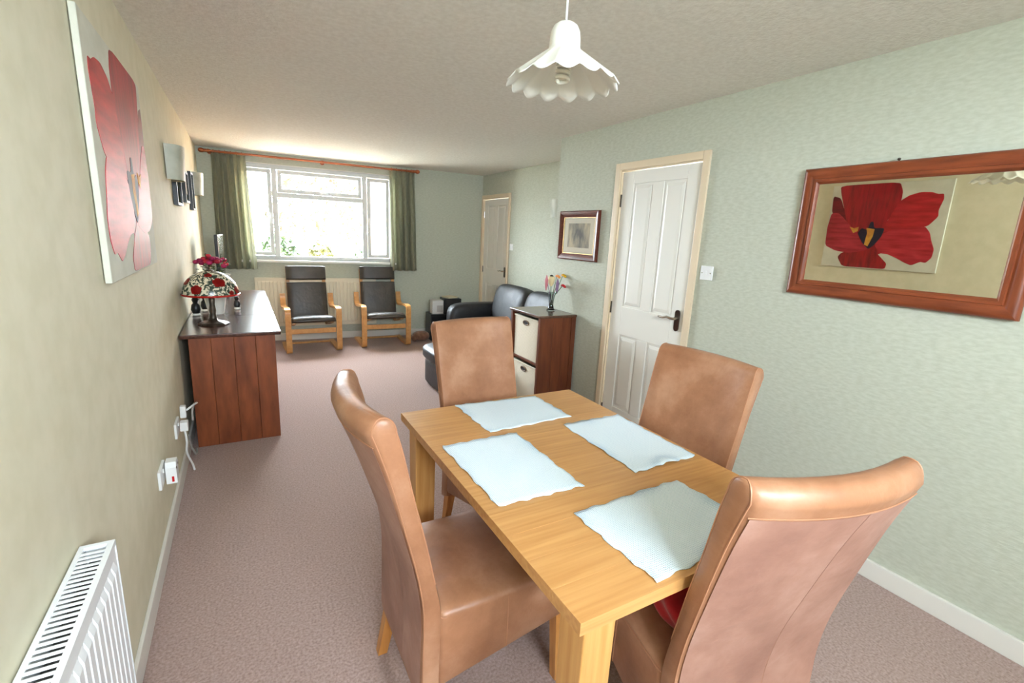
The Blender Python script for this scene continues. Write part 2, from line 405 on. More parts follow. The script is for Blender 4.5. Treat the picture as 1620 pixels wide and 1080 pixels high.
def lathe_plate(hy, xf):
    bm = nb(); n = 8; pts = []
    for k in range(n+1):
        a = PI*k/n; pts.append((xf-.001, hy+.02*math.cos(a), 1.055+.022*math.sin(a)))
    for k in range(n+1):
        a = PI+PI*k/n; pts.append((xf-.001, hy+.02*math.cos(a), .955+.022*math.sin(a)))
    return prism(bm, pts, (-.008, 0, 0))
panel_door('door_1', 'white four-panel door with dark lever handle in the right wall', XR, 2.095, 2.855, 2.025)
panel_door('door_2', 'white panelled door at the far corner behind the sofa', XQ, 5.80, 6.60, 2.03)

# ------------------------------------------------------------------ the garden seen through the window
GRASS = mat('pale_paving', (196, 188, 172), .9, (214, 208, 194), 3, 4)
struct('ground', box(nb(), -25, 25, -25, 45, -.35, -.25), GRASS, 'pale sunlit paving beyond the far window')
BRICKM = bpy.data.materials.new('pale_brick'); BRICKM.use_nodes = True
bt = BRICKM.node_tree.nodes.new('ShaderNodeTexBrick'); bt.inputs['Scale'].default_value = 4.5
bt.inputs['Color1'].default_value = lin((196, 140, 104)); bt.inputs['Color2'].default_value = lin((212, 164, 124)); bt.inputs['Mortar'].default_value = lin((210, 200, 184))
tcb = BRICKM.node_tree.nodes.new('ShaderNodeTexCoord'); mpb = BRICKM.node_tree.nodes.new('ShaderNodeMapping'); mpb.inputs['Rotation'].default_value = (0, R(90), R(90))
BRICKM.node_tree.links.new(tcb.outputs['Object'], mpb.inputs[0]); BRICKM.node_tree.links.new(mpb.outputs[0], bt.inputs['Vector'])
BRICKM.node_tree.links.new(bt.outputs[0], BRICKM.node_tree.nodes['Principled BSDF'].inputs['Base Color'])
gw = obj('garden_wall', box(nb(), 2.42, 2.66, 7.6, 10.6, -.25, 2.5), BRICKM)
tag(gw, 'pale orange brick wall outside the right-hand side light', 'wall')
LEAF = [mat('leaf_a', (24, 40, 14), .7, (48, 62, 24), 3, 3), mat('leaf_b', (56, 60, 20), .7, (84, 80, 34), 3, 3), mat('leaf_c', (44, 50, 26), .7, (84, 56, 38), 3, 3)]
def bush(name, label, loc, rad, h, mt, n=900, sz=.07, cat='bush'):
    t = thing(name, label, cat, loc)
    bm = nb(); 
    for _ in range(n):
        a = random.uniform(0, 2*PI); q = math.acos(random.uniform(-.6, 1)); r = random.uniform(.55, 1)**.5
        p = Vector((rad*r*math.sin(q)*math.cos(a), rad*r*math.sin(q)*math.sin(a), h*.5 + h*.5*r*math.cos(q)))
        d = Vector((random.uniform(-1, 1), random.uniform(-1, 1), random.uniform(-1, 1))).normalized(); e = d.orthogonal().normalized()
        s = sz*random.uniform(.6, 1.4)
        bm.faces.new([bm.verts.new(p + d*s), bm.verts.new(p + e*s*.5), bm.verts.new(p - d*s), bm.verts.new(p - e*s*.5)])
    f = obj('foliage', bm, mt, t); f['kind'] = 'stuff'
    bm = nb(); tube(bm, [(0, 0, 0), (.02, 0, h*.3), (-.02, .02, h*.55)], .04, 6, True, [.05, .04, .02]); obj('stem', bm, PINED, t)
    return t
bush('garden_bush', 'dark green bush at the lower left of the window', (.70, 11.0, -.25), .42, 1.62, LEAF[0])
bush('garden_bush', 'yellow green bush beside the dark green bush', (1.55, 11.3, -.25), .42, 1.42, LEAF[1])
bush('garden_bush', 'green leafy shrub at the lower right of the window', (2.9, 12.2, -.25), .55, 1.45, LEAF[0])
bush('garden_tree', 'loose rust and green tree across the paving', (3.2, 22, -.25), 2.3, 4.4, LEAF[2], 1500, .15, 'tree')
bush('garden_tree', 'pale green tree farther across the paving', (6.4, 26, -.25), 2.4, 4.6, LEAF[1], 1500, .16, 'tree')

# ------------------------------------------------------------------ dining table
TX0, TX1, TY0, TY1, TZ = .545, 1.42, .617, 1.862, .75
TC = ((TX0+TX1)/2, (TY0+TY1)/2)
tb = thing('dining_table', 'square-legged solid oak dining table with cross-laid boards', 'table', (TC[0], TC[1], 0))
hx, hy_ = (TX1-TX0)/2, (TY1-TY0)/2; NP = 12; pw = 2*hy_/NP
pl0 = obj('plank', box(nb(), -hx, hx, -pw/2+.0001, pw/2-.0001, TZ-.032, TZ, .0004, 1), OAK, tb)
pl0.location = (0, -hy_+pw/2, 0)
for k in range(1, NP): share(pl0, tb, (0, -hy_+pw*(k+.5), 0))
lg = .088
for sx in (-1, 1):
    for sy in (-1, 1):
        bm = nb(); cx, cy = sx*(hx-.03-lg/2), sy*(hy_-.02-lg/2)
        loft(bm, [rrect(cx-q, cx+q, cy-q, cy+q, z, .004, 2) for q, z in ((lg/2*.9, 0), (lg/2, TZ-.032))])
        obj('leg', bm, OAKLEG, tb)
for s in (-1, 1):
    obj('apron', box(nb(), -hx+.12, hx-.12, s*(hy_-.1)-.011, s*(hy_-.1)+.011, TZ-.10, TZ-.032), OAK, tb)
    obj('apron', box(nb(), s*(hx-.12)-.011, s*(hx-.12)+.011, -hy_+.11, hy_-.11, TZ-.10, TZ-.032), OAK, tb)

def placemat(label, pts, ph, lift):
    # corners given anticlockwise; the cloth ripples a little at its edges
    c = sum((Vector((*p, 0)) for p in pts), Vector())/4
    bm = nb(); nx, ny = 30, 22; top = []; bot = []
    P = [Vector((*p, 0)) - c for p in pts]
    for j in range(ny+1):
        rt_, rb_ = [], []
        for i in range(nx+1):
            s, t = i/nx, j/ny
            q = P[0]*(1-s)*(1-t) + P[1]*s*(1-t) + P[2]*s*t + P[3]*(1-s)*t
            ed = max(abs(2*s-1), abs(2*t-1))**6
            z = .001 + ed*(.0016*(1+math.sin(9*s+ph)*math.sin(7*t+ph*2))) + lift*max(0, 1-4*abs(s-.55))*max(0, 1-6*t)
            wob = .0034*ed
            q = q + Vector((wob*(math.sin(23*t+ph)+.5*math.sin(51*t)), wob*(math.sin(27*s+ph*3)+.5*math.sin(47*s+ph)), z))
            rb_.append(bm.verts.new(q)); rt_.append(bm.verts.new(q + Vector((0, 0, .0022))))
        top.append(rt_); bot.append(rb_)
    for j in range(ny):
        for i in range(nx):
            bm.faces.new((top[j][i], top[j][i+1], top[j+1][i+1], top[j+1][i])); bm.faces.new((bot[j][i], bot[j+1][i], bot[j+1][i+1], bot[j][i+1]))
    for i in range(nx):
        bm.faces.new((bot[0][i], bot[0][i+1], top[0][i+1], top[0][i])); bm.faces.new((bot[ny][i+1], bot[ny][i], top[ny][i], top[ny][i+1]))
    for j in range(ny):
        bm.faces.new((bot[j+1][0], bot[j][0], top[j][0], top[j+1][0])); bm.faces.new((bot[j][nx], bot[j+1][nx], top[j+1][nx], top[j][nx]))
    o = obj('placemat', bm, MATW, None, 'all'); o.location = (c.x, c.y, TZ)
    tag(o, label, 'placemat', 'pale blue placemats on the dining table')
placemat('pale blue woven placemat at the far end of the table', [(.797, 1.527), (1.197, 1.545), (1.197, 1.832), (.789, 1.856)], 1.2, 0)
placemat('pale blue woven placemat along the left edge of the table', [(.589, 1.055), (.884, 1.046), (.889, 1.488), (.583, 1.484)], 2.9, 0)
placemat('pale blue woven placemat on the right edge of the table', [(1.1, 1.044), (1.398, 1.046), (1.406, 1.48), (1.112, 1.484)], 4.1, .006)
placemat('pale blue woven placemat at the near end of the table', [(.772, .632), (1.196, .652), (1.187, .95), (.762, .937)], 5.3, .004)

# ------------------------------------------------------------------ leather dining chairs
OUT = [(-.004, .175), (0, .364), (0, .479), (-.014, .593), (-.045, .727), (-.086, .885), (-.118, .985), (-.134, 1.030)]
INN = [(.058, .19), (.060, .38), (.060, .477), (.033, .609), (.007, .734), (-.020, .852), (-.044, .97), (-.060, 1.028)]
def interp(L_, t):
    n = len(L_)-1; k = min(int(t*n), n-1); f = t*n-k
    p0 = L_[max(k-1, 0)]; p1 = L_[k]; p2 = L_[k+1]; p3 = L_[min(k+2, n)]
    def cr(a, b, c, d): return .5*((2*b)+(-a+c)*f+(2*a-5*b+4*c-d)*f*f+(-a+3*b-3*c+d)*f**3)
    return cr(p0[0], p1[0], p2[0], p3[0]), cr(p0[1], p1[1], p2[1], p3[1])
def bow(z): return .042*min(1, max(0, (z-.42)/.6))
def half(z): return .222 + .008*max(0, (z-.3)/.75)
def back_pt(wn_, o, depth=0):                   # point on a face of the back at width fraction wn_
    s, z = o
    return Vector((wn_*half(z), s - bow(z)*(1-wn_*wn_), z))
def make_chair():
    t = thing('dining_chair', '', 'chair', group='tan leather dining chairs')
    bm = nb(); rings = []
    ws = [-.92, -.75, -.5, -.25, 0, .25, .5, .75, .92]
    def ring(o, i, sq=1.0, dz=0):
        cs, cz = (o[0]+i[0])/2, (o[1]+i[1])/2
        o2 = (cs+(o[0]-cs)*sq, cz+(o[1]-cz)*sq+dz); i2 = (cs+(i[0]-cs)*sq, cz+(i[1]-cz)*sq+dz)
        k = 1 - (1-sq)*.035
        r = [back_pt(w_*k, i2) for w_ in ws]
        r.append(back_pt(.985*k, (i2[0]+(o2[0]-i2[0])*.10, i2[1]))); r.append(back_pt(1*k, (i2[0]+(o2[0]-i2[0])*.28, i2[1]+(o2[1]-i2[1])*.28)))
        r.append(back_pt(1*k, (i2[0]+(o2[0]-i2[0])*.72, i2[1]+(o2[1]-i2[1])*.72))); r.append(back_pt(.985*k, (i2[0]+(o2[0]-i2[0])*.90, o2[1])))
        r += [back_pt(w_*k, o2) for w_ in reversed(ws)]
        r.append(back_pt(-.985*k, (i2[0]+(o2[0]-i2[0])*.90, o2[1]))); r.append(back_pt(-1*k, (i2[0]+(o2[0]-i2[0])*.72, i2[1]+(o2[1]-i2[1])*.72)))
        r.append(back_pt(-1*k, (i2[0]+(o2[0]-i2[0])*.28, i2[1]+(o2[1]-i2[1])*.28))); r.append(back_pt(-.985*k, (i2[0]+(o2[0]-i2[0])*.10, i2[1])))
        return r
    n = 26
    for k in range(n+1):
        q = k/n; rings.append(ring(interp(OUT, q), interp(INN, q)))
    for sq, dz in ((.96, .010), (.86, .021), (.70, .030), (.48, .036), (.22, .039)): rings.append(ring(OUT[-1], INN[-1], sq, dz))
    loft(bm, rings)
    back = obj('backrest', bm, LEATH, t, True)
    # piping that runs up the rear edge, over the top and down the front edge of each side panel
    bm = nb(); nr = len(rings)
    for ir, jf in ((12, 9), (22, 25)):
        pts = [rings[k][ir] for k in range(nr)] + [rings[k][jf] for k in range(nr-1, 9, -1)]
        tube(bm, pts, .0021, 5)
    obj('seam', bm, SEAM, back, True)
    ob = interp(OUT, .885); es = [interp(OUT, k/24) for k in range(25)]
    bm = nb(); tube(bm, [back_pt(-.98+1.96*k/16, (ob[0]-.001, ob[1])) for k in range(17)], .0016, 5); obj('seam', bm, SEAM, back, True)
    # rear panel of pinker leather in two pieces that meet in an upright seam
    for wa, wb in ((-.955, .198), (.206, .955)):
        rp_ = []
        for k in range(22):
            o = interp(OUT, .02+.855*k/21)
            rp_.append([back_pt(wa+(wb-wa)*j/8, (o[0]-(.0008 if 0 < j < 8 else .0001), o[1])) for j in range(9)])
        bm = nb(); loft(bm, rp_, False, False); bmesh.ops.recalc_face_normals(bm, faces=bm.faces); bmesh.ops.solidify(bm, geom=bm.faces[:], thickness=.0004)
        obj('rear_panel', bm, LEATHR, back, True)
    # boxed seat
    y0, y1, hw = .050, .535, .224
    zb = lambda x, y: .215 + .09*max(0, (y-.05)/.48)
    bm = nb()
    loft(bm, [rrect(-hw+.006, hw-.006, y0, y1-.006, zb, .02), rrect(-hw, hw, y0, y1, lambda x, y: zb(x, y)+.01, .022), rrect(-hw, hw, y0, y1, .445, .022), rrect(-hw+.004, hw-.004, y0, y1-.004, .457, .024),
              rrect(-hw+.014, hw-.014, y0, y1-.014, .465, .03), rrect(-hw+.05, hw-.05, y0+.03, y1-.05, .474, .05), rrect(-hw+.12, hw-.12, y0+.1, y1-.13, .479, .06)])
    seat = obj('seat', bm, LEATH, t, True)
    bm = nb(); tube(bm, [p for p in rrect(-hw-.0005, hw+.0005, y0, y1+.0005, .449, .022)], .0025, 5)
    for sd in (-1, 1): tube(bm, [(sd*(hw+.0003), .27, .449), (sd*(hw+.0003), .272, .265)], .0018, 5)
    obj('seam', bm, SEAM, seat, True)
    for sx in (-1, 1):
        for s_, (ya, yb, zt) in enumerate(((.03, -.012, .20), (.49, .505, .30))):
            bm = nb(); a, b = .021, .016; x = sx*.185
            loft(bm, [[Vector((x+dx*b, yb+dy*b, 0)) for dx, dy in ((-1, -1), (1, -1), (1, 1), (-1, 1))], [Vector((x+dx*a, ya+dy*a, zt)) for dx, dy in ((-1, -1), (1, -1), (1, 1), (-1, 1))]])
            obj('leg', bm, LEGW, t)
    return t
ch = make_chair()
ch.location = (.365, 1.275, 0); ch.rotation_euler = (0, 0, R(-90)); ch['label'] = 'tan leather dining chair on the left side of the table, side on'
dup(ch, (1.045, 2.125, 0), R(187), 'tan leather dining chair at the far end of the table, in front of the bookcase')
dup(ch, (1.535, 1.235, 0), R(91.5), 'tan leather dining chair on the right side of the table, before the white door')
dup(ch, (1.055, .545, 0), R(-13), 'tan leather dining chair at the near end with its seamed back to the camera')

# red cloth on the seat of the nearest chair
def lump(q): return q*(1+.10*math.sin(7*q.x+3*q.z)+.08*math.sin(9*q.y-4*q.z+1))
bm = sbox(nb(), (0, 0, .085), (.135, .15, .085), 2.6, 9, None, lump)
o = obj('red_bundle', bm, REDC, None, 'all', 1); o.location = (1.045, .735, .476); o.rotation_euler = (0, 0, R(-13))
tag(o, 'bunched red cloth lying on the seat of the nearest chair', 'cloth')

# ------------------------------------------------------------------ mirror on the right wall
mr = thing('wall_mirror', 'orange pine framed rectangular mirror hung on the green wall', 'mirror', (XR, 1.02, 1.285))
MW, MH, FWD = .44, .61, .075
mr.rotation_euler = (0, R(-.7), R(-1)); mr.location.x = XR-.0085
def frame_side(p, q, r_, s_, mt, prof, par, name):  # mitred moulding between outer corners p,q and inner corners r_,s_ (y,z)
    bm = nb(); ringsA, ringsB = [], []
    for f, d in prof:
        ringsA.append(Vector((-d, p[0]+(r_[0]-p[0])*f, p[1]+(r_[1]-p[1])*f))); ringsB.append(Vector((-d, q[0]+(s_[0]-q[0])*f, q[1]+(s_[1]-q[1])*f)))
    loft(bm, [ringsA, ringsB])
    return obj(name, bm, mt, par, True)
def frame4(par, w_, h_, f_, mt_h, mt_v, prof, name='frame_rail'):
    o = [(-w_, 0), (w_, 0), (w_, h_), (-w_, h_)]; i = [(-w_+f_, f_), (w_-f_, f_), (w_-f_, h_-f_), (-w_+f_, h_-f_)]
    for k in range(4):
        frame_side(o[k], o[(k+1) % 4], i[k], i[(k+1) % 4], mt_h if k % 2 == 0 else mt_v, prof, par, name)
frame4(mr, MW, MH, FWD, PINEM, PINEMV, [(0, .002), (0, .018), (.08, .026), (.28, .030), (.55, .020), (.66, .018), (.70, .024), (.86, .024), (.95, .016), (1, .010), (1, .002)])
MIR = mat('mirror_silver', (240, 234, 212), .01, metal=1)
obj('mirror_glass', box(nb(), -.009, -.004, -MW+FWD-.006, MW-FWD+.006, FWD-.006, MH-FWD+.006), MIR, mr)
bm = nb(); tube(bm, [(-.008, .05, MH-.004), (-.008, .05, MH+.006)], .005, 6); sbox(bm, (-.010, .05, MH+.007), (.007, .007, .006), 2, 2)
obj('hook', bm, CHROME, mr, True)

# framed print by the alcove corner
pc = thing('framed_print', 'small mahogany framed faded print beside the white door', 'picture', (XR, 3.302, 1.33))
frame4(pc, .267, .407, .055, MAHOG, MAHOG, [(0, .002), (0, .022), (.15, .030), (.45, .026), (.8, .016), (1, .012), (1, .002)])
GILT = mat('gilt_slip', (200, 166, 108), .4, metal=.5)
bm = nb()
for y0, y1, z0, z1 in ((-.214, .214, .053, .058), (-.214, .214, .349, .354), (-.214, -.209, .058, .349), (.209, .214, .058, .349)): box(bm, -.013, -.003, y0, y1, z0, z1)
obj('slip', bm, GILT, pc)
obj('mount', box(nb(), -.009, -.003, -.205, .205, .062, .345), mat('mount_card', (244, 240, 224), .8), pc)
obj('print', box(nb(), -.0095, -.0085, -.15, .15, .105, .305), mat('faded_print', (140, 140, 138), .8, (224, 216, 192), 9, 4, (1, 1.6, .7)), pc)
obj('pane', box(nb(), -.0115, -.0105, -.205, .205, .062, .345), GLASS, pc)

# switches on the walls
def wall_switch(label, loc, face, w_=.086):
    t = thing('light_switch', label, 'switch', loc, face)
    obj('plate', box(nb(), -.010, 0, -w_/2, w_/2, -w_/2, w_/2, .003), PLASTIC, t)
    obj('rocker', box(nb(), -.014, -.009, -.007, .007, -.012, .012, .002), PLASTIC, t)
    for s in (-1, 1): obj('screw', tube(nb(), [(-.0098, s*.03, 0), (-.0108, s*.03, 0)], .004, 8), BRASS, t)
wall_switch('white light switch between the door and the mirror', (XR, 1.978, 1.338), 0)
wall_switch('white light switch beside the far corner door', (XQ, 5.69, 1.36), 0)

# ------------------------------------------------------------------ flower canvas on the left wall
CY0, CY1, CZ0, CZ1, CX = 1.96, 2.955, 1.290, 2.095, XL
cv = thing('canvas_painting', 'large unframed canvas of a red tulip on the cream wall', 'painting', (CX, CY0, CZ0))
CWD, CHT = CY1-CY0, CZ1-CZ0
obj('canvas', box(nb(), .004, .022, 0, CWD, 0, CHT, .002, 1), CANVAS, cv)
def petal_mat(n, a, b, v=False): return mat(n, a, .5, b, 3, 5, (1, 9, 1.5) if v else (1, 1.5, 9), (.3, .72), bump=.1, bscale=60)
PET = {'top': petal_mat('petal_deep', (116, 6, 16), (176, 20, 34), True), 'ru': petal_mat('petal_red', (146, 12, 22), (196, 34, 42)),
       'rl': petal_mat('petal_rose', (150, 10, 22), (200, 48, 62)), 'bot': petal_mat('petal_dark', (110, 8, 14), (170, 16, 24), True),
       'left': petal_mat('petal_pink', (136, 10, 22), (186, 44, 60)), 'lu': petal_mat('petal_maroon', (92, 8, 18), (130, 16, 28))}  # the lu petal has the darkest red of the picture
PT = {'heart': [(.40, .52), (.55, .66), (.80, .62), (.93, .50), (.88, .25), (.70, .19), (.50, .16), (.36, .25), (.30, .42)],
 'lu': [(0.988, 0.878), (0.91, 0.847), (0.834, 0.637), (0.812, 0.51), (0.899, 0.639), (0.978, 0.667)],
 'top': [(0.934, 0.999), (0.914, 0.892), (0.831, 0.611), (0.812, 0.51), (0.641, 0.421), (0.493, 0.459), (0.443, 0.601), (0.39, 0.692), (0.372, 0.806), (0.374, 0.897), (0.409, 1.0)],
 'ru': [(0.49, 0.435), (0.443, 0.601), (0.385, 0.784), (0.316, 0.847), (0.231, 0.878), (0.146, 0.871), (0.101, 0.848), (0.061, 0.849), (0.052, 0.795), (0.074, 0.678), (0.066, 0.608), (0.13, 0.504), (0.244, 0.482), (0.364, 0.459)],
 'bot': [(0.816, 0.173), (0.845, 0.119), (0.786, 0.008), (0.582, 0.008), (0.397, 0.008), (0.389, 0.073), (0.479, 0.178), (0.573, 0.261), (0.693, 0.231)],
 'left': [(0.978, 0.667), (0.998, 0.485), (0.99, 0.259), (0.876, 0.197), (0.742, 0.177), (0.569, 0.224), (0.635, 0.359), (0.775, 0.509), (0.902, 0.664)],
 'rl': [(0.525, 0.288), (0.488, 0.41), (0.367, 0.482), (0.246, 0.493), (0.145, 0.504), (0.101, 0.437), (0.077, 0.347), (0.045, 0.258), (0.048, 0.168), (0.084, 0.108), (0.128, 0.116), (0.19, 0.07), (0.246, 0.096), (0.33, 0.15), (0.398, 0.183), (0.472, 0.191)],
 'dark': [(0.694, 0.421), (0.665, 0.484), (0.611, 0.459), (0.595, 0.557), (0.57, 0.556), (0.554, 0.483), (0.463, 0.483), (0.477, 0.386), (0.525, 0.288), (0.57, 0.231), (0.639, 0.309)],
 'pist': [(0.622, 0.483), (0.547, 0.471), (0.552, 0.385), (0.582, 0.266), (0.617, 0.285), (0.607, 0.422)],
 'anth': [(0.778, 0.497), (0.736, 0.479), (0.693, 0.496), (0.697, 0.446), (0.734, 0.421)]}
PET['heart'] = PET['top']; PET['dark'] = mat('stamen_navy', (34, 26, 48), .6); PET['pist'] = mat('pistil_yellow', (214, 160, 60), .6, (190, 120, 50), 20); PET['anth'] = PET['pist']
def smooth_poly(p, it=2):
    for _ in range(it):
        q = []
        for a, b in zip(p, p[1:]+p[:1]): q += [(a[0]*.87+b[0]*.13, a[1]*.87+b[1]*.13), (a[0]*.13+b[0]*.87, a[1]*.13+b[1]*.87)]
        p = q
    return p
# the far two thirds of the picture lean to the near edge as the canvas hangs: u runs from the near edge
for li, (k, p) in enumerate(PT.items()):
    pts = [(.0218, u*CWD, v*CHT) for u, v in (smooth_poly(p) if k not in ('pist', 'anth') else p)]
    obj({'dark': 'painted_stamen', 'pist': 'painted_pistil', 'anth': 'painted_anther'}.get(k, 'painted_petal'), prism(nb(), pts, (.0006+.00025*li, 0, 0)), PET[k], cv)

# ------------------------------------------------------------------ desk
DX0, DX1, DY0, DY1, DZ = -.382, .205, 3.595, 5.97, .782
dk = thing('wooden_desk', 'long dark stained wooden desk against the cream wall', 'desk', (0, DY0, 0))
LD = DY1-DY0
obj('top_board', box(nb(), DX0, DX1, 0, .72, DZ-.026, DZ, .006), DESKTOP, dk)
obj('top_board', box(nb(), DX0, DX1, .722, LD, DZ-.026, DZ, .006), DESKTOP, dk)
px = [-.338, -.214, -.082, .046, .168]
for yy in (.018, LD-.05):
    for a, b in zip(px, px[1:]):
        obj('side_board', box(nb(), a+.0006, b-.0006, yy, yy+.028, 0, DZ-.026, .0018, 1), PINED, dk)
obj('front_board', box(nb(), .125, .15, .046, LD-.05, .02, DZ-.026), PINED, dk)
obj('back_board', box(nb(), -.335, -.32, .046, LD-.05, .35, DZ-.026), PINED, dk)

# patterned table lamp
lp = thing('table_lamp', 'table lamp with red poppy patterned glass dome shade on dark stem', 'lamp', (-.205, 3.965, DZ))
BRONZE = mat('dark_bronze', (66, 58, 50), .35, (98, 86, 74), 20, 3, metal=.6)
bm = nb(); lathe(bm, [(.098, 0), (.100, .008), (.090, .015), (.06, .022), (.038, .030), (.024, .045)], n=8); obj('base', bm, BRONZE, lp)
bm = nb(); lathe(bm, [(.024, .045), (.018, .075), (.022, .10), (.017, .14), (.020, .19), (.014, .23), (.014, .30)], n=14); obj('stem', bm, BRONZE, lp, True)
SHADE = bpy.data.materials.new('leaf_pattern_glass'); SHADE.use_nodes = True
nt = SHADE.node_tree; N = nt.nodes; L = nt.links
nz = N.new('ShaderNodeTexNoise'); nz.inputs['Scale'].default_value = 24; nz.inputs['Detail'].default_value = 2; nz.inputs['Distortion'].default_value = 2.2
tc_ = N.new('ShaderNodeTexCoord'); L.new(tc_.outputs['Object'], nz.inputs['Vector'])
rp = N.new('ShaderNodeValToRGB'); e = rp.color_ramp.elements; e[0].position = .50; e[0].color = lin((58, 70, 58)); e[1].position = .55; e[1].color = lin((222, 212, 186))
L.new(nz.outputs['Fac'], rp.inputs[0]); L.new(rp.outputs[0], N['Principled BSDF'].inputs['Base Color']); N['Principled BSDF'].inputs['Roughness'].default_value = .25
SR, SZ0, SHH = .176, .218, .165
def dome(a, q, off=0):                        # q 0 rim .. 1 crown
    th = q*PI/2*.93; r = (SR+off)*math.cos(th); return Vector((r*math.cos(a), r*math.sin(a), SZ0+(SHH+off)*math.sin(th)))
bm = nb(); n = 40
loft(bm, [[dome(2*PI*k/n, q/10) for k in range(n)] for q in range(11)] + [[dome(2*PI*k/n, q/10, -.004) for k in range(n)] for q in range(10, -1, -1)], False)
sh = obj('shade', bm, SHADE, lp, True)
bm = nb(); tube(bm, [(SR*math.cos(2*PI*k/40), SR*math.sin(2*PI*k/40), SZ0) for k in range(41)], .007, 6); obj('shade_rim', bm, mat('red_glass', (170, 26, 18), .25), sh, True)
POPPY = mat('poppy_red', (186, 26, 20), .3, (150, 14, 14), 30)
for a0, q0, s in ((-2.05, .20, .036), (-1.15, .42, .040), (-.35, .15, .034), (-2.75, .42, .032), (.3, .42, .036), (1.2, .2, .036), (2.1, .42, .036), (2.9, .15, .034), (-1.62, .70, .024), (-.75, .08, .020)):
    bm = nb(); P_ = []
    for ring_ in range(3):
        P_.append([dome(a0+(s*f/(SR*max(.25, math.cos(q0*1.46))))*math.cos(t), max(.02, q0+(s*f*.72/SHH/1.2)*math.sin(t)), .0012) for t, f in [(2*PI*k/14, (1+.12*math.sin(5*2*PI*k/14))*(ring_+.02)/2) for k in range(14)]])
    loft(bm, P_, False); bmesh.ops.solidify(bm, geom=bm.faces[:], thickness=.001)
    obj('poppy_motif', bm, POPPY, sh, True)
bm = nb(); lathe(bm, [(.03, SZ0+SHH-.006), (.026, SZ0+SHH+.004), (.008, SZ0+SHH+.010), (.010, SZ0+SHH+.02), (.003, SZ0+SHH+.026)], n=12); obj('finial', bm, BRONZE, lp, True)

# flowering plant and small items on the desk
pp = thing('flowering_plant', 'magenta flowering plant in a white pot behind the lamp', 'plant', (-.205, 4.44, DZ))
bm = nb(); lathe(bm, [(.052, 0), (.055, .01), (.085, .17), (.115, .30), (.118, .315), (.108, .312), (.098, .285), (.02, .28)], n=24); obj('pot', bm, GLOSSW, pp, True)
bm = nb()
for _ in range(90):
    a = random.uniform(0, 2*PI); r = random.uniform(.02, .12); p = Vector((r*math.cos(a), r*math.sin(a), random.uniform(.29, .42)))
    d = Vector((math.cos(a), math.sin(a), random.uniform(-.3, .9))).normalized()*.035; e_ = d.cross(Vector((0, 0, 1))).normalized()*.014
    bm.faces.new([bm.verts.new(p), bm.verts.new(p+d*.5+e_), bm.verts.new(p+d), bm.verts.new(p+d*.5-e_)])
obj('foliage', bm, mat('plant_leaf', (52, 70, 34), .6, (84, 100, 48), 20), pp)['kind'] = 'stuff'
MAG = [mat('magenta_bloom', (168, 18, 82), .6, (130, 8, 56), 40), mat('crimson_bloom', (190, 14, 44), .6, (150, 8, 40), 40)]
for k in range(20):
    a = 2.4*k; r = .115*math.sqrt((k+.5)/20); z = .445 - .5*r + random.uniform(-.02, .02)
    bm = nb(); cc = Vector((r*1.0*math.cos(a), r*math.sin(a), z))
    for j in range(7):
        b_ = 2*PI*j/7; sbox(bm, cc+Vector((.024*math.cos(b_), .024*math.sin(b_), .008*math.sin(3*j))), (.019, .019, .019), 2, 2)
    sbox(bm, cc+Vector((0, 0, .012)), (.022, .022, .018), 2, 2)
    obj('bloom', bm, MAG[k % 3 == 1], pp, True)
bm = nb()
for a in (.4, 2.2, 4.1): tube(bm, [(0, 0, .28), (.05*math.cos(a), .05*math.sin(a), .4), (.07*math.cos(a), .07*math.sin(a), .475)], .0025, 5)
obj('stem', bm, LEAF[0], pp)
def ornament(label, loc, s):
    t = thing('ornament', label, 'ornament', loc)
    bm = nb(); lathe(bm, [(.020*s, 0), (.030*s, .008), (.026*s, .02)], n=14); obj('foot', bm, GLOSSW, t, True)
    bm = nb(); lathe(bm, [(.024*s, .02), (.034*s, .05*s), (.028*s, .085*s), (.016*s, .10*s), (.024*s, .125*s), (.012*s, .15*s)], n=14); obj('body', bm, BLACK, t, True)
ornament('small black and white ornament at the wall side of the flower pot', (-.335, 4.36, DZ), 1.0)
ornament('small black and white ornament at the window side of the flower pot', (-.06, 4.62, DZ), .8)
ornament('black and white ornament tucked behind the lamp stem', (-.285, 4.56, DZ), .95)
tv = thing('flat_screen', 'slim dark flat screen standing edge-on at the far end of the desk', 'screen', (-.2, 5.4, DZ), R(-3.5))
obj('casing', box(nb(), -.018, .012, 0, .5, .05, .60, .005), BLACK, tv)
obj('screen', box(nb(), .0118, .0135, .015, .485, .065, .585), mat('screen_glass', (50, 54, 50), .15), tv)
obj('stand', box(nb(), -.06, .06, .12, .38, 0, .052, .01), BLACK, tv)

# ------------------------------------------------------------------ sockets, plugs and flexes at the foot of the left wall
def socket(label, y, z, big):
    t = thing('wall_socket', label, 'socket', (XL, y, z))
    obj('plate', box(nb(), 0, .012, -.073, .073, -.043, .043, .003), PLASTIC, t)
    obj('switch', box(nb(), .012, .017, -.012, -.002, .012, .030, .001), PLASTIC, t)
    return t
socket('double white wall socket nearest the radiator', 2.50, .355, 1)
socket('double white wall socket nearest the desk', 3.12, .345, 0)
pl = thing('plug_adaptor', 'chunky white plug adaptor with a red switch', 'plug', (XL+.0185, 2.545, .352))
bm = nb(); prism(bm, [(0, -.034, -.054), (0, .034, -.054), (0, .038, .026), (0, .026, .05), (0, -.026, .05), (0, -.038, .026)], (.042, 0, 0)); obj('body', bm, PLASTIC, pl)
obj('switch', box(nb(), .022, .031, -.0385, -.034, -.044, -.018, .001), mat('red_switch', (200, 20, 24), .4), pl)
bm = nb()
for yy in (-.025, .025): tube(bm, [(.042, yy, .02), (.044, yy, .02)], .006, 10)
obj('pin_hole', bm, CHROME, pl)
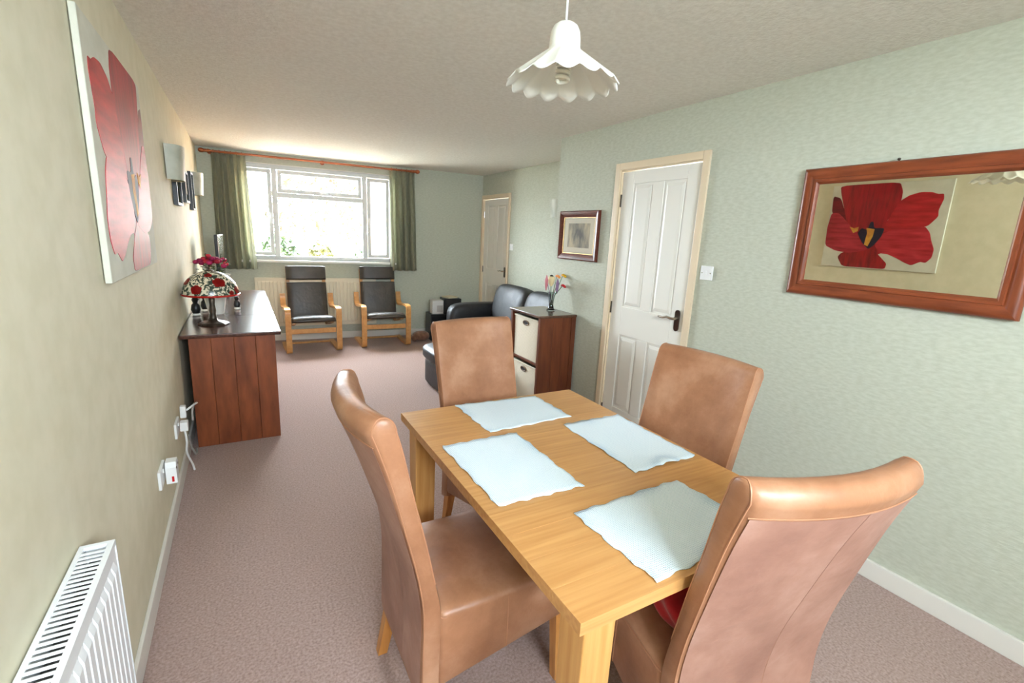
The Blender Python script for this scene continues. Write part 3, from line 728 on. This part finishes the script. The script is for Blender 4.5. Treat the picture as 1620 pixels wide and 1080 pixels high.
p2 = thing('mains_plug', 'white plug with trailing flex by the desk', 'plug', (XL+.0185, 3.14, .345))
obj('body', box(nb(), 0, .04, -.025, .025, -.028, .026, .006), PLASTIC, p2)
bm = nb(); tube(bm, spline([(.02, 0, -.028), (.024, .0, -.10), (.016, .02, -.17), (.024, .06, -.24), (.03, .10, -.29), (.035, .12, -.338)], 5), .006, 6); obj('flex', bm, PLASTIC, p2, True)
p3 = thing('mains_plug', 'white plug standing above the socket with flex curling behind the desk', 'plug', (XL+.0185, 3.20, .395))
obj('body', box(nb(), 0, .03, -.02, .02, -.02, .05, .006), PLASTIC, p3)
bm = nb(); tube(bm, spline([(.03, 0, .02), (.06, .03, .035), (.075, .12, .02), (.05, .22, -.02), (.03, .30, -.09), (.02, .38, -.18)], 5), .006, 6); obj('flex', bm, PLASTIC, p3, True)
bm = nb(); tube(bm, [(XL+.03, 3.36, .20), (XL+.035, 3.40, .10), (XL+.05, 3.44, .03), (XL+.05, 3.50, .012), (XL+.045, 3.575, .012)], .006, 6)
tag(obj('grey_flex', bm, mat('grey_flex', (150, 146, 142), .5), None, True), 'grey flex hanging down to the skirting beside the desk', 'cable')

# ------------------------------------------------------------------ radiators
def radiator(name, label, loc, rotz, length, z0, z1, depth, m_, bars, pitch=.0335):
    # local: length along +Y, face towards +X, wall at x = 0
    t = thing(name, label, 'radiator', loc, rotz)
    xa, xb = depth-.012, depth
    bm = nb(); n = int(length/pitch); prof = []
    e0 = .03
    prof.append((xa, 0)); prof.append((xb-.003, .004)); prof.append((xb-.003, e0))
    y = e0
    k = (length-2*e0)/max(1, round((length-2*e0)/pitch))
    while y < length-e0-1e-4:
        prof += [(xb-.003, y+k*.06), (xb+.004, y+k*.16), (xb+.004, y+k*.84), (xb-.003, y+k*.94)]; y += k
    prof += [(xb-.003, length-e0), (xb-.003, length-.004), (xa, length)]
    def row(z, f): return [Vector((xa if i in (0, len(prof)-1) else (xb-.003)+(p[0]-(xb-.003))*f, p[1], z)) for i, p in enumerate(prof)]
    loft(bm, [row(z0, 0), row(z0+.035, 0), row(z0+.055, 1), row(z1-.060, 1), row(z1-.04, 0), row(z1-.012, 0)])
    obj('front_panel', bm, m_, t)
    obj('back_panel', box(nb(), .008, .016, .01, length-.01, z0, z1-.014), m_, t)
    for yy in (-.002, length-.002): obj('side_cover', box(nb(), .006, xb-.001, yy, yy+.004, z0+.02, z1-.002), m_, t)
    bm = nb(); xi, xo = .006, xb-.001
    box(bm, xi, xi+.010, 0, length, z1-.014, z1); box(bm, xo-.012, xo, 0, length, z1-.014, z1); box(bm, xi+.01, xo-.012, 0, .012, z1-.008, z1); box(bm, xi+.01, xo-.012, length-.012, length, z1-.008, z1)
    g = obj('top_grille', bm, m_, t)
    if bars:
        p_ = .0165; c = int((length-.03)/p_)
        first = None
        for q in range(c):
            yy = .012+.5*p_+q*p_
            if first is None:
                first = obj('grille_bar', box(nb(), xi+.010, xo-.012, -.0036, .0036, z1-.003, z1-.001), m_, g); first.location = (0, yy, 0)
            else: share(first, g, (0, yy, 0))
        obj('convector_fins', box(nb(), .024, xa-.008, .02, length-.02, z0+.05, z1-.035), mat('shade_dark_fins', (62, 60, 58), .8), t)  # dark colour stands in for the shade below the grille bars
    else:
        obj('grille_infill', box(nb(), xi+.01, xo-.012, .012, length-.012, z1-.006, z1-.002), m_, t)
    bm = nb(); tube(bm, [(.05, -.0, z0+.05), (.05, -.05, z0+.05), (.05, -.06, z0+.02), (.05, -.06, 0)], .008, 8); obj('pipe', bm, m_, t, True)
    return t
radiator('panel_radiator', 'white fluted radiator with slotted top grille on the near left wall', (XL, .02, 0), 0, 1.345, .14, .725, .074, RADW, True)
r2 = radiator('panel_radiator', 'cream fluted radiator under the far window behind the armchairs', FW(2.02, 0, 0), R(-90)+FA+PI*2, 1.50, .2, .835, .06, RADC, False, .045)
r2.rotation_euler = (0, 0, FA - R(90)); r2.location = FW(.52, 0, 0)

# ------------------------------------------------------------------ wall lights and small frames on the left wall
FROST = mat('frosted_grey_glass', (168, 168, 150), .5, (186, 186, 170), 10)
def sconce(label, loc, flip=1, wdt=.13, hgt=.215, dep=.10):
    t = thing('wall_light', label, 'wall light', loc)
    obj('back_plate', box(nb(), 0, flip*.02, -.04, .04, .05, .16, .004) if flip > 0 else box(nb(), -.02, 0, -.04, .04, .05, .16, .004), BRASS, t)
    bm = nb(); n = 12
    def arc(z, d0, f=1): return [Vector((flip*(.006+f*(dep+d0)*math.sin(PI*k/n)**.55), (wdt+d0)*-math.cos(PI*k/n), z)) for k in range(n+1)]
    outer = [arc(0, -.012), arc(hgt, 0)]; inner = [arc(hgt, -.006), arc(0, -.018)]
    R_ = outer+inner+[outer[0]]
    loft(bm, R_, False, False); obj('glass_shade', bm, FROST, t, True)
sconce('frosted half-round wall light nearest the flower canvas', (XL, 3.99, 1.755))
sconce('frosted half-round wall light by the curtain', (XL, 5.93, 1.755))
sconce('frosted half-round wall light on the alcove wall', (XQ, 4.63, 1.735), -1, .11, .2, .085)
def small_frame(label, y0, y1, z0, z1, pic):
    t = thing('small_frame', label, 'picture frame', (XL, y0, z0)); w_, h_ = y1-y0, z1-z0; f_ = .018; d = .03
    for a in ((0, f_, 0, h_), (w_-f_, w_, 0, h_), (f_, w_-f_, 0, f_), (f_, w_-f_, h_-f_, h_)):
        obj('frame_rail', box(nb(), .003, d, *a), BLACK, t)
    obj('mount', box(nb(), .003, d-.012, f_, w_-f_, f_, h_-f_), mat('white_mount', (224, 224, 216), .7), t)
    obj('picture', box(nb(), d-.012, d-.011, w_*.28, w_*.72, h_*.25, h_*.75), pic, t)
    obj('pane', box(nb(), d-.009, d-.006, f_, w_-f_, f_, h_-f_), GLASS, t)
small_frame('small black frame hung lowest, under the nearest wall light', 4.16, 4.50, 1.605, 1.80, mat('sepia_print', (140, 132, 116), .7))
small_frame('middle small black frame between the two wall lights', 4.82, 5.14, 1.645, 1.90, mat('grey_print', (120, 122, 120), .7))
small_frame('small black frame farthest along the wall, by the second wall light', 5.46, 5.72, 1.60, 1.945, mat('dark_print', (84, 70, 60), .7))

# ------------------------------------------------------------------ curtains and pole
POLEW = mat('pole_wood', (150, 74, 36), .35, (176, 96, 50), 12)
cp = thing('curtain_pole', 'brown wooden curtain pole with ball finials over the window', 'curtain pole', FW(0, .09, 2.305), FA)
bm = nb(); tube(bm, [(.10, 0, 0), (2.56, 0, 0)], .013, 10); obj('pole', bm, POLEW, cp, True)
for u, s in ((.10, -1), (2.56, 1)):
    bm = nb(); sbox(bm, (u+s*.03, 0, 0), (.034, .027, .027), 2, 4); tube(bm, [(u-s*.02, 0, 0), (u, 0, 0)], .018, 10); obj('finial', bm, POLEW, cp, True)
for u in (.14, 1.375, 2.53):
    bm = nb(); tube(bm, [(u, .005, 0), (u, .088, 0)], .010, 8); tube(bm, [(u, .078, 0), (u, .089, 0)], .028, 12); tube(bm, [(u-.012, 0, 0), (u+.012, 0, 0)], .019, 10); obj('bracket', bm, POLEW, cp, True)
def curtain(label, u0, u1, b0, b1, folds, ph, z1=2.285, z0=.945):
    t = thing('curtain', label, 'curtain', FW((u0+u1)/2, .095, z0), FA, 'green curtains')
    bm = nb(); nu, nz = folds*10, 24; rows = []; c = (u0+u1)/2
    for j in range(nz+1):
        v = j/nz; row = []
        for i in range(nu+1):
            s = i/nu; a = u0+(u1-u0)*s; b = b0+(b1-b0)*s
            u = a*v**1.0 + b*(1-v) - c
            amp = .020+.026*(1-v)
            sw = math.sin(2*PI*folds*s+ph+.4*math.sin(3*(1-v)))
            y = amp*1.25*math.copysign(abs(sw)**.6, sw) + .008*math.sin(2*PI*folds*2.3*s+ph*2)*(1-v)
            if v > .93: y *= .55
            row.append(Vector((u + .006*math.sin(2*PI*folds*s*2+ph), y, (z1-z0)*v)))
        rows.append(row)
    loft(bm, rows, False, False)
    bmesh.ops.solidify(bm, geom=bm.faces[:], thickness=.004)
    cu = obj('cloth', bm, CURT, t, 'all')
    n = folds+1; f = None
    for k in range(n):
        u = u0+(u1-u0)*(k+.5)/n - c
        bm = nb(); tube(bm, [(.0, .0195*math.cos(2*PI*q/14), .0195*math.sin(2*PI*q/14)) for q in range(15)], .0035, 5)
        r = obj('ring', bm, POLEW, t, True) if f is None else None
        if f is None: f = r; r.location = (u, .005, 2.305-z0)
        else: share(f, t, (u, .005, 2.305-z0))
curtain('green pleated curtain at the left of the window, by the cream wall', .16, .51, .13, .565, 5, .5)
curtain('green pleated curtain at the right of the window', 2.205, 2.545, 2.215, 2.59, 4, 1.9, 2.285, .955)

# ------------------------------------------------------------------ bentwood armchairs
def ribbon(bm, path, x0, x1, th):              # flat laminated strip in the side plane (y,z), from x0 to x1
    rings = []
    for i, (y, z) in enumerate(path):
        a = path[max(i-1, 0)]; b = path[min(i+1, len(path)-1)]; t = Vector((b[0]-a[0], b[1]-a[1])).normalized(); nrm = Vector((-t.y, t.x))*th/2
        rings.append([Vector((x0, y+nrm.x, z+nrm.y)), Vector((x1, y+nrm.x, z+nrm.y)), Vector((x1, y-nrm.x, z-nrm.y)), Vector((x0, y-nrm.x, z-nrm.y))])
    return loft(bm, rings)
def make_armchair():
    t = thing('armchair', '', 'armchair', group='bentwood armchairs under the window')
    side = [(.60, .014), (.30, .014), (.08, .014), (.025, .022), (.008, .06), (.004, .16), (.0, .32), (-.004, .46), (.004, .512), (.04, .533), (.12, .535), (.30, .515), (.44, .503), (.52, .525), (.555, .60), (.562, .66)]
    for s in (-1, 1):
        bm = nb(); ribbon(bm, spline(side, 5), s*.255 if s > 0 else -.318, .318 if s > 0 else -.255, .026); obj('side_frame', bm, BIRCH, t, True)
    obj('crossbar', box(nb(), -.255, .255, .03, .05, .235, .295, .004), BIRCH, t)
    obj('crossbar', box(nb(), -.255, .255, .52, .575, .006, .026, .003), BIRCH, t)
    up = lambda P: [(y if y < .45 else .45+(y-.45)*.66, z) for y, z in P]
    fr = [(.05, .365), (.20, .325), (.42, .275), (.50, .31), (.545, .42), (.60, .60), (.66, .80), (.71, .965)]
    for s in (-1, 1):
        bm = nb(); x = s*.215; ribbon(bm, spline(up(fr), 4), x-.02, x+.02, .018); obj('seat_frame', bm, BIRCH, t, True)
    for y, z in up(((.545, .40), (.615, .66), (.685, .89))): obj('back_slat', box(nb(), -.2, .2, y-.008, y+.008, z-.025, z+.025, .003), BIRCH, t)
    seatp = spline([(-.005, .378), (.02, .405), (.12, .398), (.28, .362), (.42, .335)], 4)
    def pad(path, wd, th, name, puff=.016):
        bm = nb(); rings = []
        n = len(path)
        for i, (y, z) in enumerate(path):
            a = path[max(i-1, 0)]; b = path[min(i+1, n-1)]; tt = Vector((b[0]-a[0], b[1]-a[1])).normalized(); nn = Vector((-tt.y, tt.x))
            e = min(1, .35+.65*math.sin(PI*min(.5, i/(n-1)*5, (1-i/(n-1))*5)))
            r = []
            for k in range(20):
                q = 2*PI*k/20; cx = math.copysign(abs(math.cos(q))**.35, math.cos(q))*wd/2; cz = math.copysign(abs(math.sin(q))**.8, math.sin(q))*(th/2)*e
                cz += puff*(.5 if math.sin(q) > 0 else 0)*math.cos(cx/wd*PI)*e
                r.append(Vector((cx, y+nn.x*cz, z+nn.y*cz)))
            rings.append(r)
        loft(bm, rings); return obj(name, bm, BRNL, t, True)
    pad(seatp, .50, .075, 'seat_cushion')
    pad(spline(up([(.435, .335), (.47, .42), (.53, .60), (.585, .76), (.60, .80)]), 5), .47, .075, 'back_cushion')
    pad(spline(up([(.605, .835), (.612, .86), (.632, .93), (.650, .985), (.655, 1.0)]), 4), .475, .115, 'headrest')
    return t
ac = make_armchair(); ac.location = (.715, 6.055, 0); ac.rotation_euler = (0, 0, R(1)); ac['label'] = 'dark leather bentwood armchair nearest the desk'
dup(ac, (1.603, 6.105, 0), R(-2), 'dark leather bentwood armchair on the right, below the right-hand curtain')

# ------------------------------------------------------------------ sofa, footstool
sf = thing('leather_sofa', 'black leather two-seat sofa standing in the alcove', 'sofa', (2.72, 4.735, 0))
obj('base', box(nb(), -.40, .42, -.97, .97, .05, .30, .03, 3), BLKL, sf, True)
def crease(q): return Vector((q.x*(1+.025*math.sin(7*q.y+3*q.z)+.02*math.sin(4*q.z+1)), q.y, q.z*(1-.04*q.y*q.y)))
for s in (-1, 1):
    obj('arm', sbox(nb(), (-.02, s*.875, .35), (.445, .105, .285), 5, 9, None, lambda q: Vector((q.x, q.y*(1+.12*q.z), q.z))), BLKL, sf, True)
    obj('seat_cushion', sbox(nb(), (-.09, s*.387, .38), (.37, .384, .105), 4.5, 9, None, crease), BLKL, sf, True)
    obj('back_cushion', sbox(nb(), (.215, s*.387, .645), (.13, .392, .262), 4.5, 13, Matrix.Rotation(R(14), 3, 'Y'), crease), BLKL, sf, True)
obj('back', sbox(nb(), (.36, 0, .42), (.10, .96, .37), 6, 9), BLKL, sf, True)
for sx in (-.33, .36):
    for sy in (-.9, .9): obj('foot', box(nb(), sx-.03, sx+.03, sy-.03, sy+.03, 0, .06), BLACK, sf)
fs = thing('footstool', 'black leather footstool with padded top in front of the sofa', 'footstool', (1.80, 4.22, 0))
obj('body', sbox(nb(), (0, 0, .15), (.26, .27, .14), 9, 7), BLKL, fs, True)
obj('padded_top', sbox(nb(), (0, 0, .345), (.30, .31, .078), 4, 9), BLKL, fs, True)
for sx in (-.2, .2):
    for sy in (-.2, .2): obj('foot', box(nb(), sx-.02, sx+.02, sy-.02, sy+.02, 0, .03), BLACK, fs)

# ------------------------------------------------------------------ bookcase with baskets
BX0, BX1, BY0, BY1, BZ = 2.115, 2.482, 3.232, 3.725, .872
bc = thing('cube_bookcase', 'narrow brown wooden bookcase with two open cubes', 'bookcase', (BX0, BY0, 0))
bw, bd = BX1-BX0, BY1-BY0
obj('top', box(nb(), -.012, bw, -.010, bd+.010, BZ-.022, BZ, .005), BTOP, bc)
for y in (0, bd-.03):
    obj('stile', box(nb(), 0, .045, y, y+.03, 0, BZ-.022, .002), BCASE, bc); obj('stile', box(nb(), bw-.045, bw, y, y+.03, 0, BZ-.022, .002), BCASE, bc)
    for k in range(3):
        a = .045+(bw-.09)/3*k; b = a+(bw-.09)/3
        obj('side_panel', box(nb(), a+.0005, b-.0005, y+.006, y+.024, 0, BZ-.022, .0015, 1), BCASE, bc)
obj('shelf', box(nb(), .004, bw, .03, bd-.03, .435, .455, .003), BCASE, bc)
obj('bottom', box(nb(), .004, bw, .03, bd-.03, .02, .045, .003), BCASE, bc)
obj('back', box(nb(), bw-.012, bw-.002, .03, bd-.03, .045, BZ-.022), BCASE, bc)
def basket(label, z0, hh):
    t = thing('storage_basket', label, 'basket', (BX0+.012, (BY0+BY1)/2, z0), 0, 'cream baskets in the bookcase')
    W_ = .205
    bm = nb()
    def rr(q, zz): return rrect(.004-q*.0, .30+q*0, -W_+.012*(1-zz/hh)-q*0+(.008 if q else 0), W_-.012*(1-zz/hh)-(.008 if q else 0), zz, .012, 3)
    inner = lambda zz: rrect(.012, .292, -W_+.02, W_-.02, zz, .01, 3)
    loft(bm, [rr(0, 0), rr(0, hh*.5), rr(0, hh), inner(hh), inner(.02)])
    b_ = obj('basket_body', bm, BASKETM, t, True)
    bm = nb(); tube(bm, rrect(.002, .302, -W_-.001, W_+.001, hh-.004, .014, 3)+rrect(.002, .302, -W_-.001, W_+.001, hh-.004, .014, 3)[:1], .007, 6); obj('rim', bm, BASKETM, t, True)
    bm = nb(); pts = [(.0035, .042*math.cos(a), hh-.05+.016*math.sin(a)) for a in [2*PI*k/20 for k in range(20)]]
    prism(bm, pts, (-.003, 0, 0)); h_ = obj('handle_slot', bm, DARKGAP, t)
    bm = nb(); tube(bm, [(.001, .046*math.cos(a), hh-.05+.02*math.sin(a)) for a in [2*PI*k/20 for k in range(21)]], .005, 6); obj('handle_rim', bm, mat('brown_cane', (120, 92, 62), .6), t, True)
basket('cream woven basket in the upper cube of the bookcase', .456, .365)
basket('cream woven basket in the lower cube of the bookcase', .046, .36)

# vase with flowers on the bookcase
VX, VY = 2.388, 3.49
vs = thing('glass_vase', 'slim clear glass vase on top of the bookcase', 'vase', (VX, VY, BZ))
VG = mat('vase_glass', (226, 236, 236), .05, trans=1, ior=1.45)
bm = nb(); lathe(bm, [(.038, 0), (.040, .006), (.026, .018), (.020, .05), (.024, .10), (.034, .155), (.038, .165), (.035, .164), (.031, .15), (.021, .10), (.016, .05), (.010, .03)], n=24); obj('vase_body', bm, VG, vs, True)
STEM = mat('flower_stem', (70, 96, 60), .6)
def flower(label, tip, hc, col, kind, base=(0, 0)):
    t = thing('artificial_flower', label, 'flower', (VX, VY, BZ), 0, 'flowers in the glass vase')
    bm = nb(); tube(bm, [(base[0], base[1], .036), (base[0]+(tip[0]-base[0])*.3, base[1]+(tip[1]-base[1])*.3, .14), (tip[0], tip[1], tip[2])], .0035, 5); obj('stem', bm, STEM if kind != 'stick' else mat('purple_stem', (128, 96, 116), .6), t, True)
    bm = nb(); c = Vector(tip); mt = mat('flower_'+label.split()[0], col, .5)
    if kind == 'bloom':
        for j in range(6):
            a = 2*PI*j/6; rot = Matrix.Rotation(a, 3, 'Z') @ Matrix.Rotation(R(35), 3, 'Y')
            sbox(bm, c+Vector((.018*math.cos(a), .018*math.sin(a), .006)), (.024, .018, .011), 2, 3, rot)
        obj('bloom', bm, mt, t, True)
        bm = nb(); sbox(bm, c+Vector((0, 0, .010)), (.012, .012, .010), 2, 3); obj('flower_eye', bm, mat('eye_'+label.split()[0], hc, .6), t, True)
    elif kind == 'cup':
        lathe(bm, [(.006, -.045), (.024, -.02), (.031, .012), (.028, .038), (.012, .046)], c.x, c.y, 12); 
        for v in bm.verts: v.co.z += c.z
        obj('bloom', bm, mt, t, True)
        bm = nb(); sbox(bm, c+Vector((0, 0, .044)), (.017, .017, .013), 2, 3); obj('flower_eye', bm, mat('eye_'+label.split()[0], hc, .6), t, True)
    else:
        lathe(bm, [(.004, -.09), (.012, -.05), (.015, 0), (.003, .045)], c.x, c.y, 8)
        for v in bm.verts: v.co.z += c.z
        obj('bloom', bm, mt, t, True)
flower('pink slender bud leaning left out of the vase', (-.065, .0, .27), (180, 90, 100), (200, 120, 130), 'stick', (.004, 0))
flower('cream cup-shaped flower with a black top', (-.018, -.005, .26), (20, 18, 18), (226, 206, 160), 'cup', (-.004, .004))
flower('yellow flower leaning right, highest in the vase', (.088, -.02, .305), (230, 150, 40), (226, 176, 26), 'bloom', (.0, -.006))
flower('orange flower just left of the yellow one', (.048, .012, .295), (220, 120, 40), (222, 140, 70), 'bloom', (-.006, -.003))
flower('mauve flower spike in the middle of the vase', (.045, -.012, .24), (140, 110, 140), (136, 104, 138), 'stick', (.005, .004))
flower('red flower low on the right of the vase', (.085, -.028, .215), (150, 10, 20), (196, 16, 26), 'bloom', (.003, -.004))

# ------------------------------------------------------------------ boxes in the far corner
b1 = thing('black_cabinet', 'low black box cabinet on the carpet in the far corner', 'cabinet', (2.53, 6.40, 0), FA)
obj('body', box(nb(), -.25, .25, -.15, .15, .0, .375, .006), BLACK, b1); obj('door', box(nb(), -.24, .24, -.158, -.151, .02, .355, .003), BLACK, b1)
b2 = thing('white_box', 'small white box sitting on the low black cabinet', 'box', (2.385, 6.38, .376), FA)
obj('body', box(nb(), -.075, .085, -.07, .07, 0, .19, .004), mat('white_card', (214, 212, 208), .6), b2); obj('label_panel', box(nb(), -.01, .075, -.0725, -.0705, .03, .12), mat('grey_card', (168, 166, 164), .6), b2)
b3 = thing('black_speaker', 'black speaker box beside the white box on the black cabinet', 'speaker', (2.61, 6.40, .376), FA)
obj('body', box(nb(), -.125, .125, -.12, .12, 0, .215, .006), BLACK, b3); obj('grille', box(nb(), -.11, .11, -.127, -.121, .015, .2, .004), DARKGAP, b3)
o = obj('paper_pile', box(nb(), -.09, .08, -.08, .08, 0, .022, .006), mat('cream_paper', (216, 206, 176), .8)); o.location = (2.6, 6.40, .592); o.rotation_euler = (0, 0, .3)
tag(o, 'cream papers lying on top of the black speaker', 'papers')
bn = thing('soft_bundle', 'small rounded brown bundle on the carpet beside the black cabinet', 'bundle', (2.14, 6.32, 0))
BRB = mat('brown_plush', (112, 78, 60), .95, (136, 98, 78), 30, sheen=.3)
obj('body', sbox(nb(), (0, 0, .07), (.12, .09, .07), 2.3, 6), BRB, bn, True); obj('end', sbox(nb(), (-.10, -.02, .045), (.05, .05, .045), 2, 5), BRB, bn, True)

# ------------------------------------------------------------------ pendant lamp over the table
PX, PY, PZ = .843, 1.250, 1.935
pd = thing('pendant_lamp', 'white fluted pendant shade hanging on a flex over the table', 'pendant lamp', (PX, PY, 0))
PW = mat('pendant_white', (238, 236, 226), .35)
bm = nb(); nf = 150; folds = 15
prof = [(.006, .162), (.022, .1605), (.034, .152), (.041, .138), (.0435, .120), (.0445, .098), (.047, .090), (.066, .075), (.092, .055), (.120, .0335), (.146, .0135), (.160, .003)]
def prow(r, z, off):                          # broad scallops with narrow valleys between them
    k = min(1, max(0, (r-.045)/.113)); row = []
    for i in range(nf):
        a = 2*PI*i/nf; f = 2*math.sqrt(math.cos(folds*a/2)**2*.96+.04)-1.3
        rr = (r+off)*(1+.04*k**.7*f); row.append(Vector((rr*math.cos(a), rr*math.sin(a), PZ+z-.010*k*f)))
    return row
loft(bm, [prow(r, z, 0) for r, z in prof] + [prow(r-.0025, z-.0012, 0) for r, z in reversed(prof)], False)
obj('shade', bm, PW, pd, 'all')
bm = nb(); tube(bm, [(0, 0, PZ+.155), (0, 0, 2.345)], .0032, 8); obj('flex', bm, PLASTIC, pd, True)
bm = nb(); lathe(bm, [(.036, 2.3549), (.036, 2.335), (.026, 2.326), (.008, 2.322)], n=20); obj('ceiling_rose', bm, PLASTIC, pd, True)
bm = nb(); lathe(bm, [(.018, PZ+.150), (.019, PZ+.10), (.015, PZ+.095)], n=16); hd = obj('lamp_holder', bm, PLASTIC, pd, True)
bm = nb(); lathe(bm, [(.016, PZ+.095), (.018, PZ+.085), (.018, PZ+.062), (.012, PZ+.058)], n=16); obj('bulb_base', bm, PLASTIC, pd, True)
bm = nb(); tube(bm, [(.017*math.cos(t), .017*math.sin(t), PZ+.056-.0022*t) for t in [k*.35 for k in range(64)]], .0055, 8); obj('spiral_bulb', bm, mat('bulb_glass', (240, 236, 220), .3), pd, True)
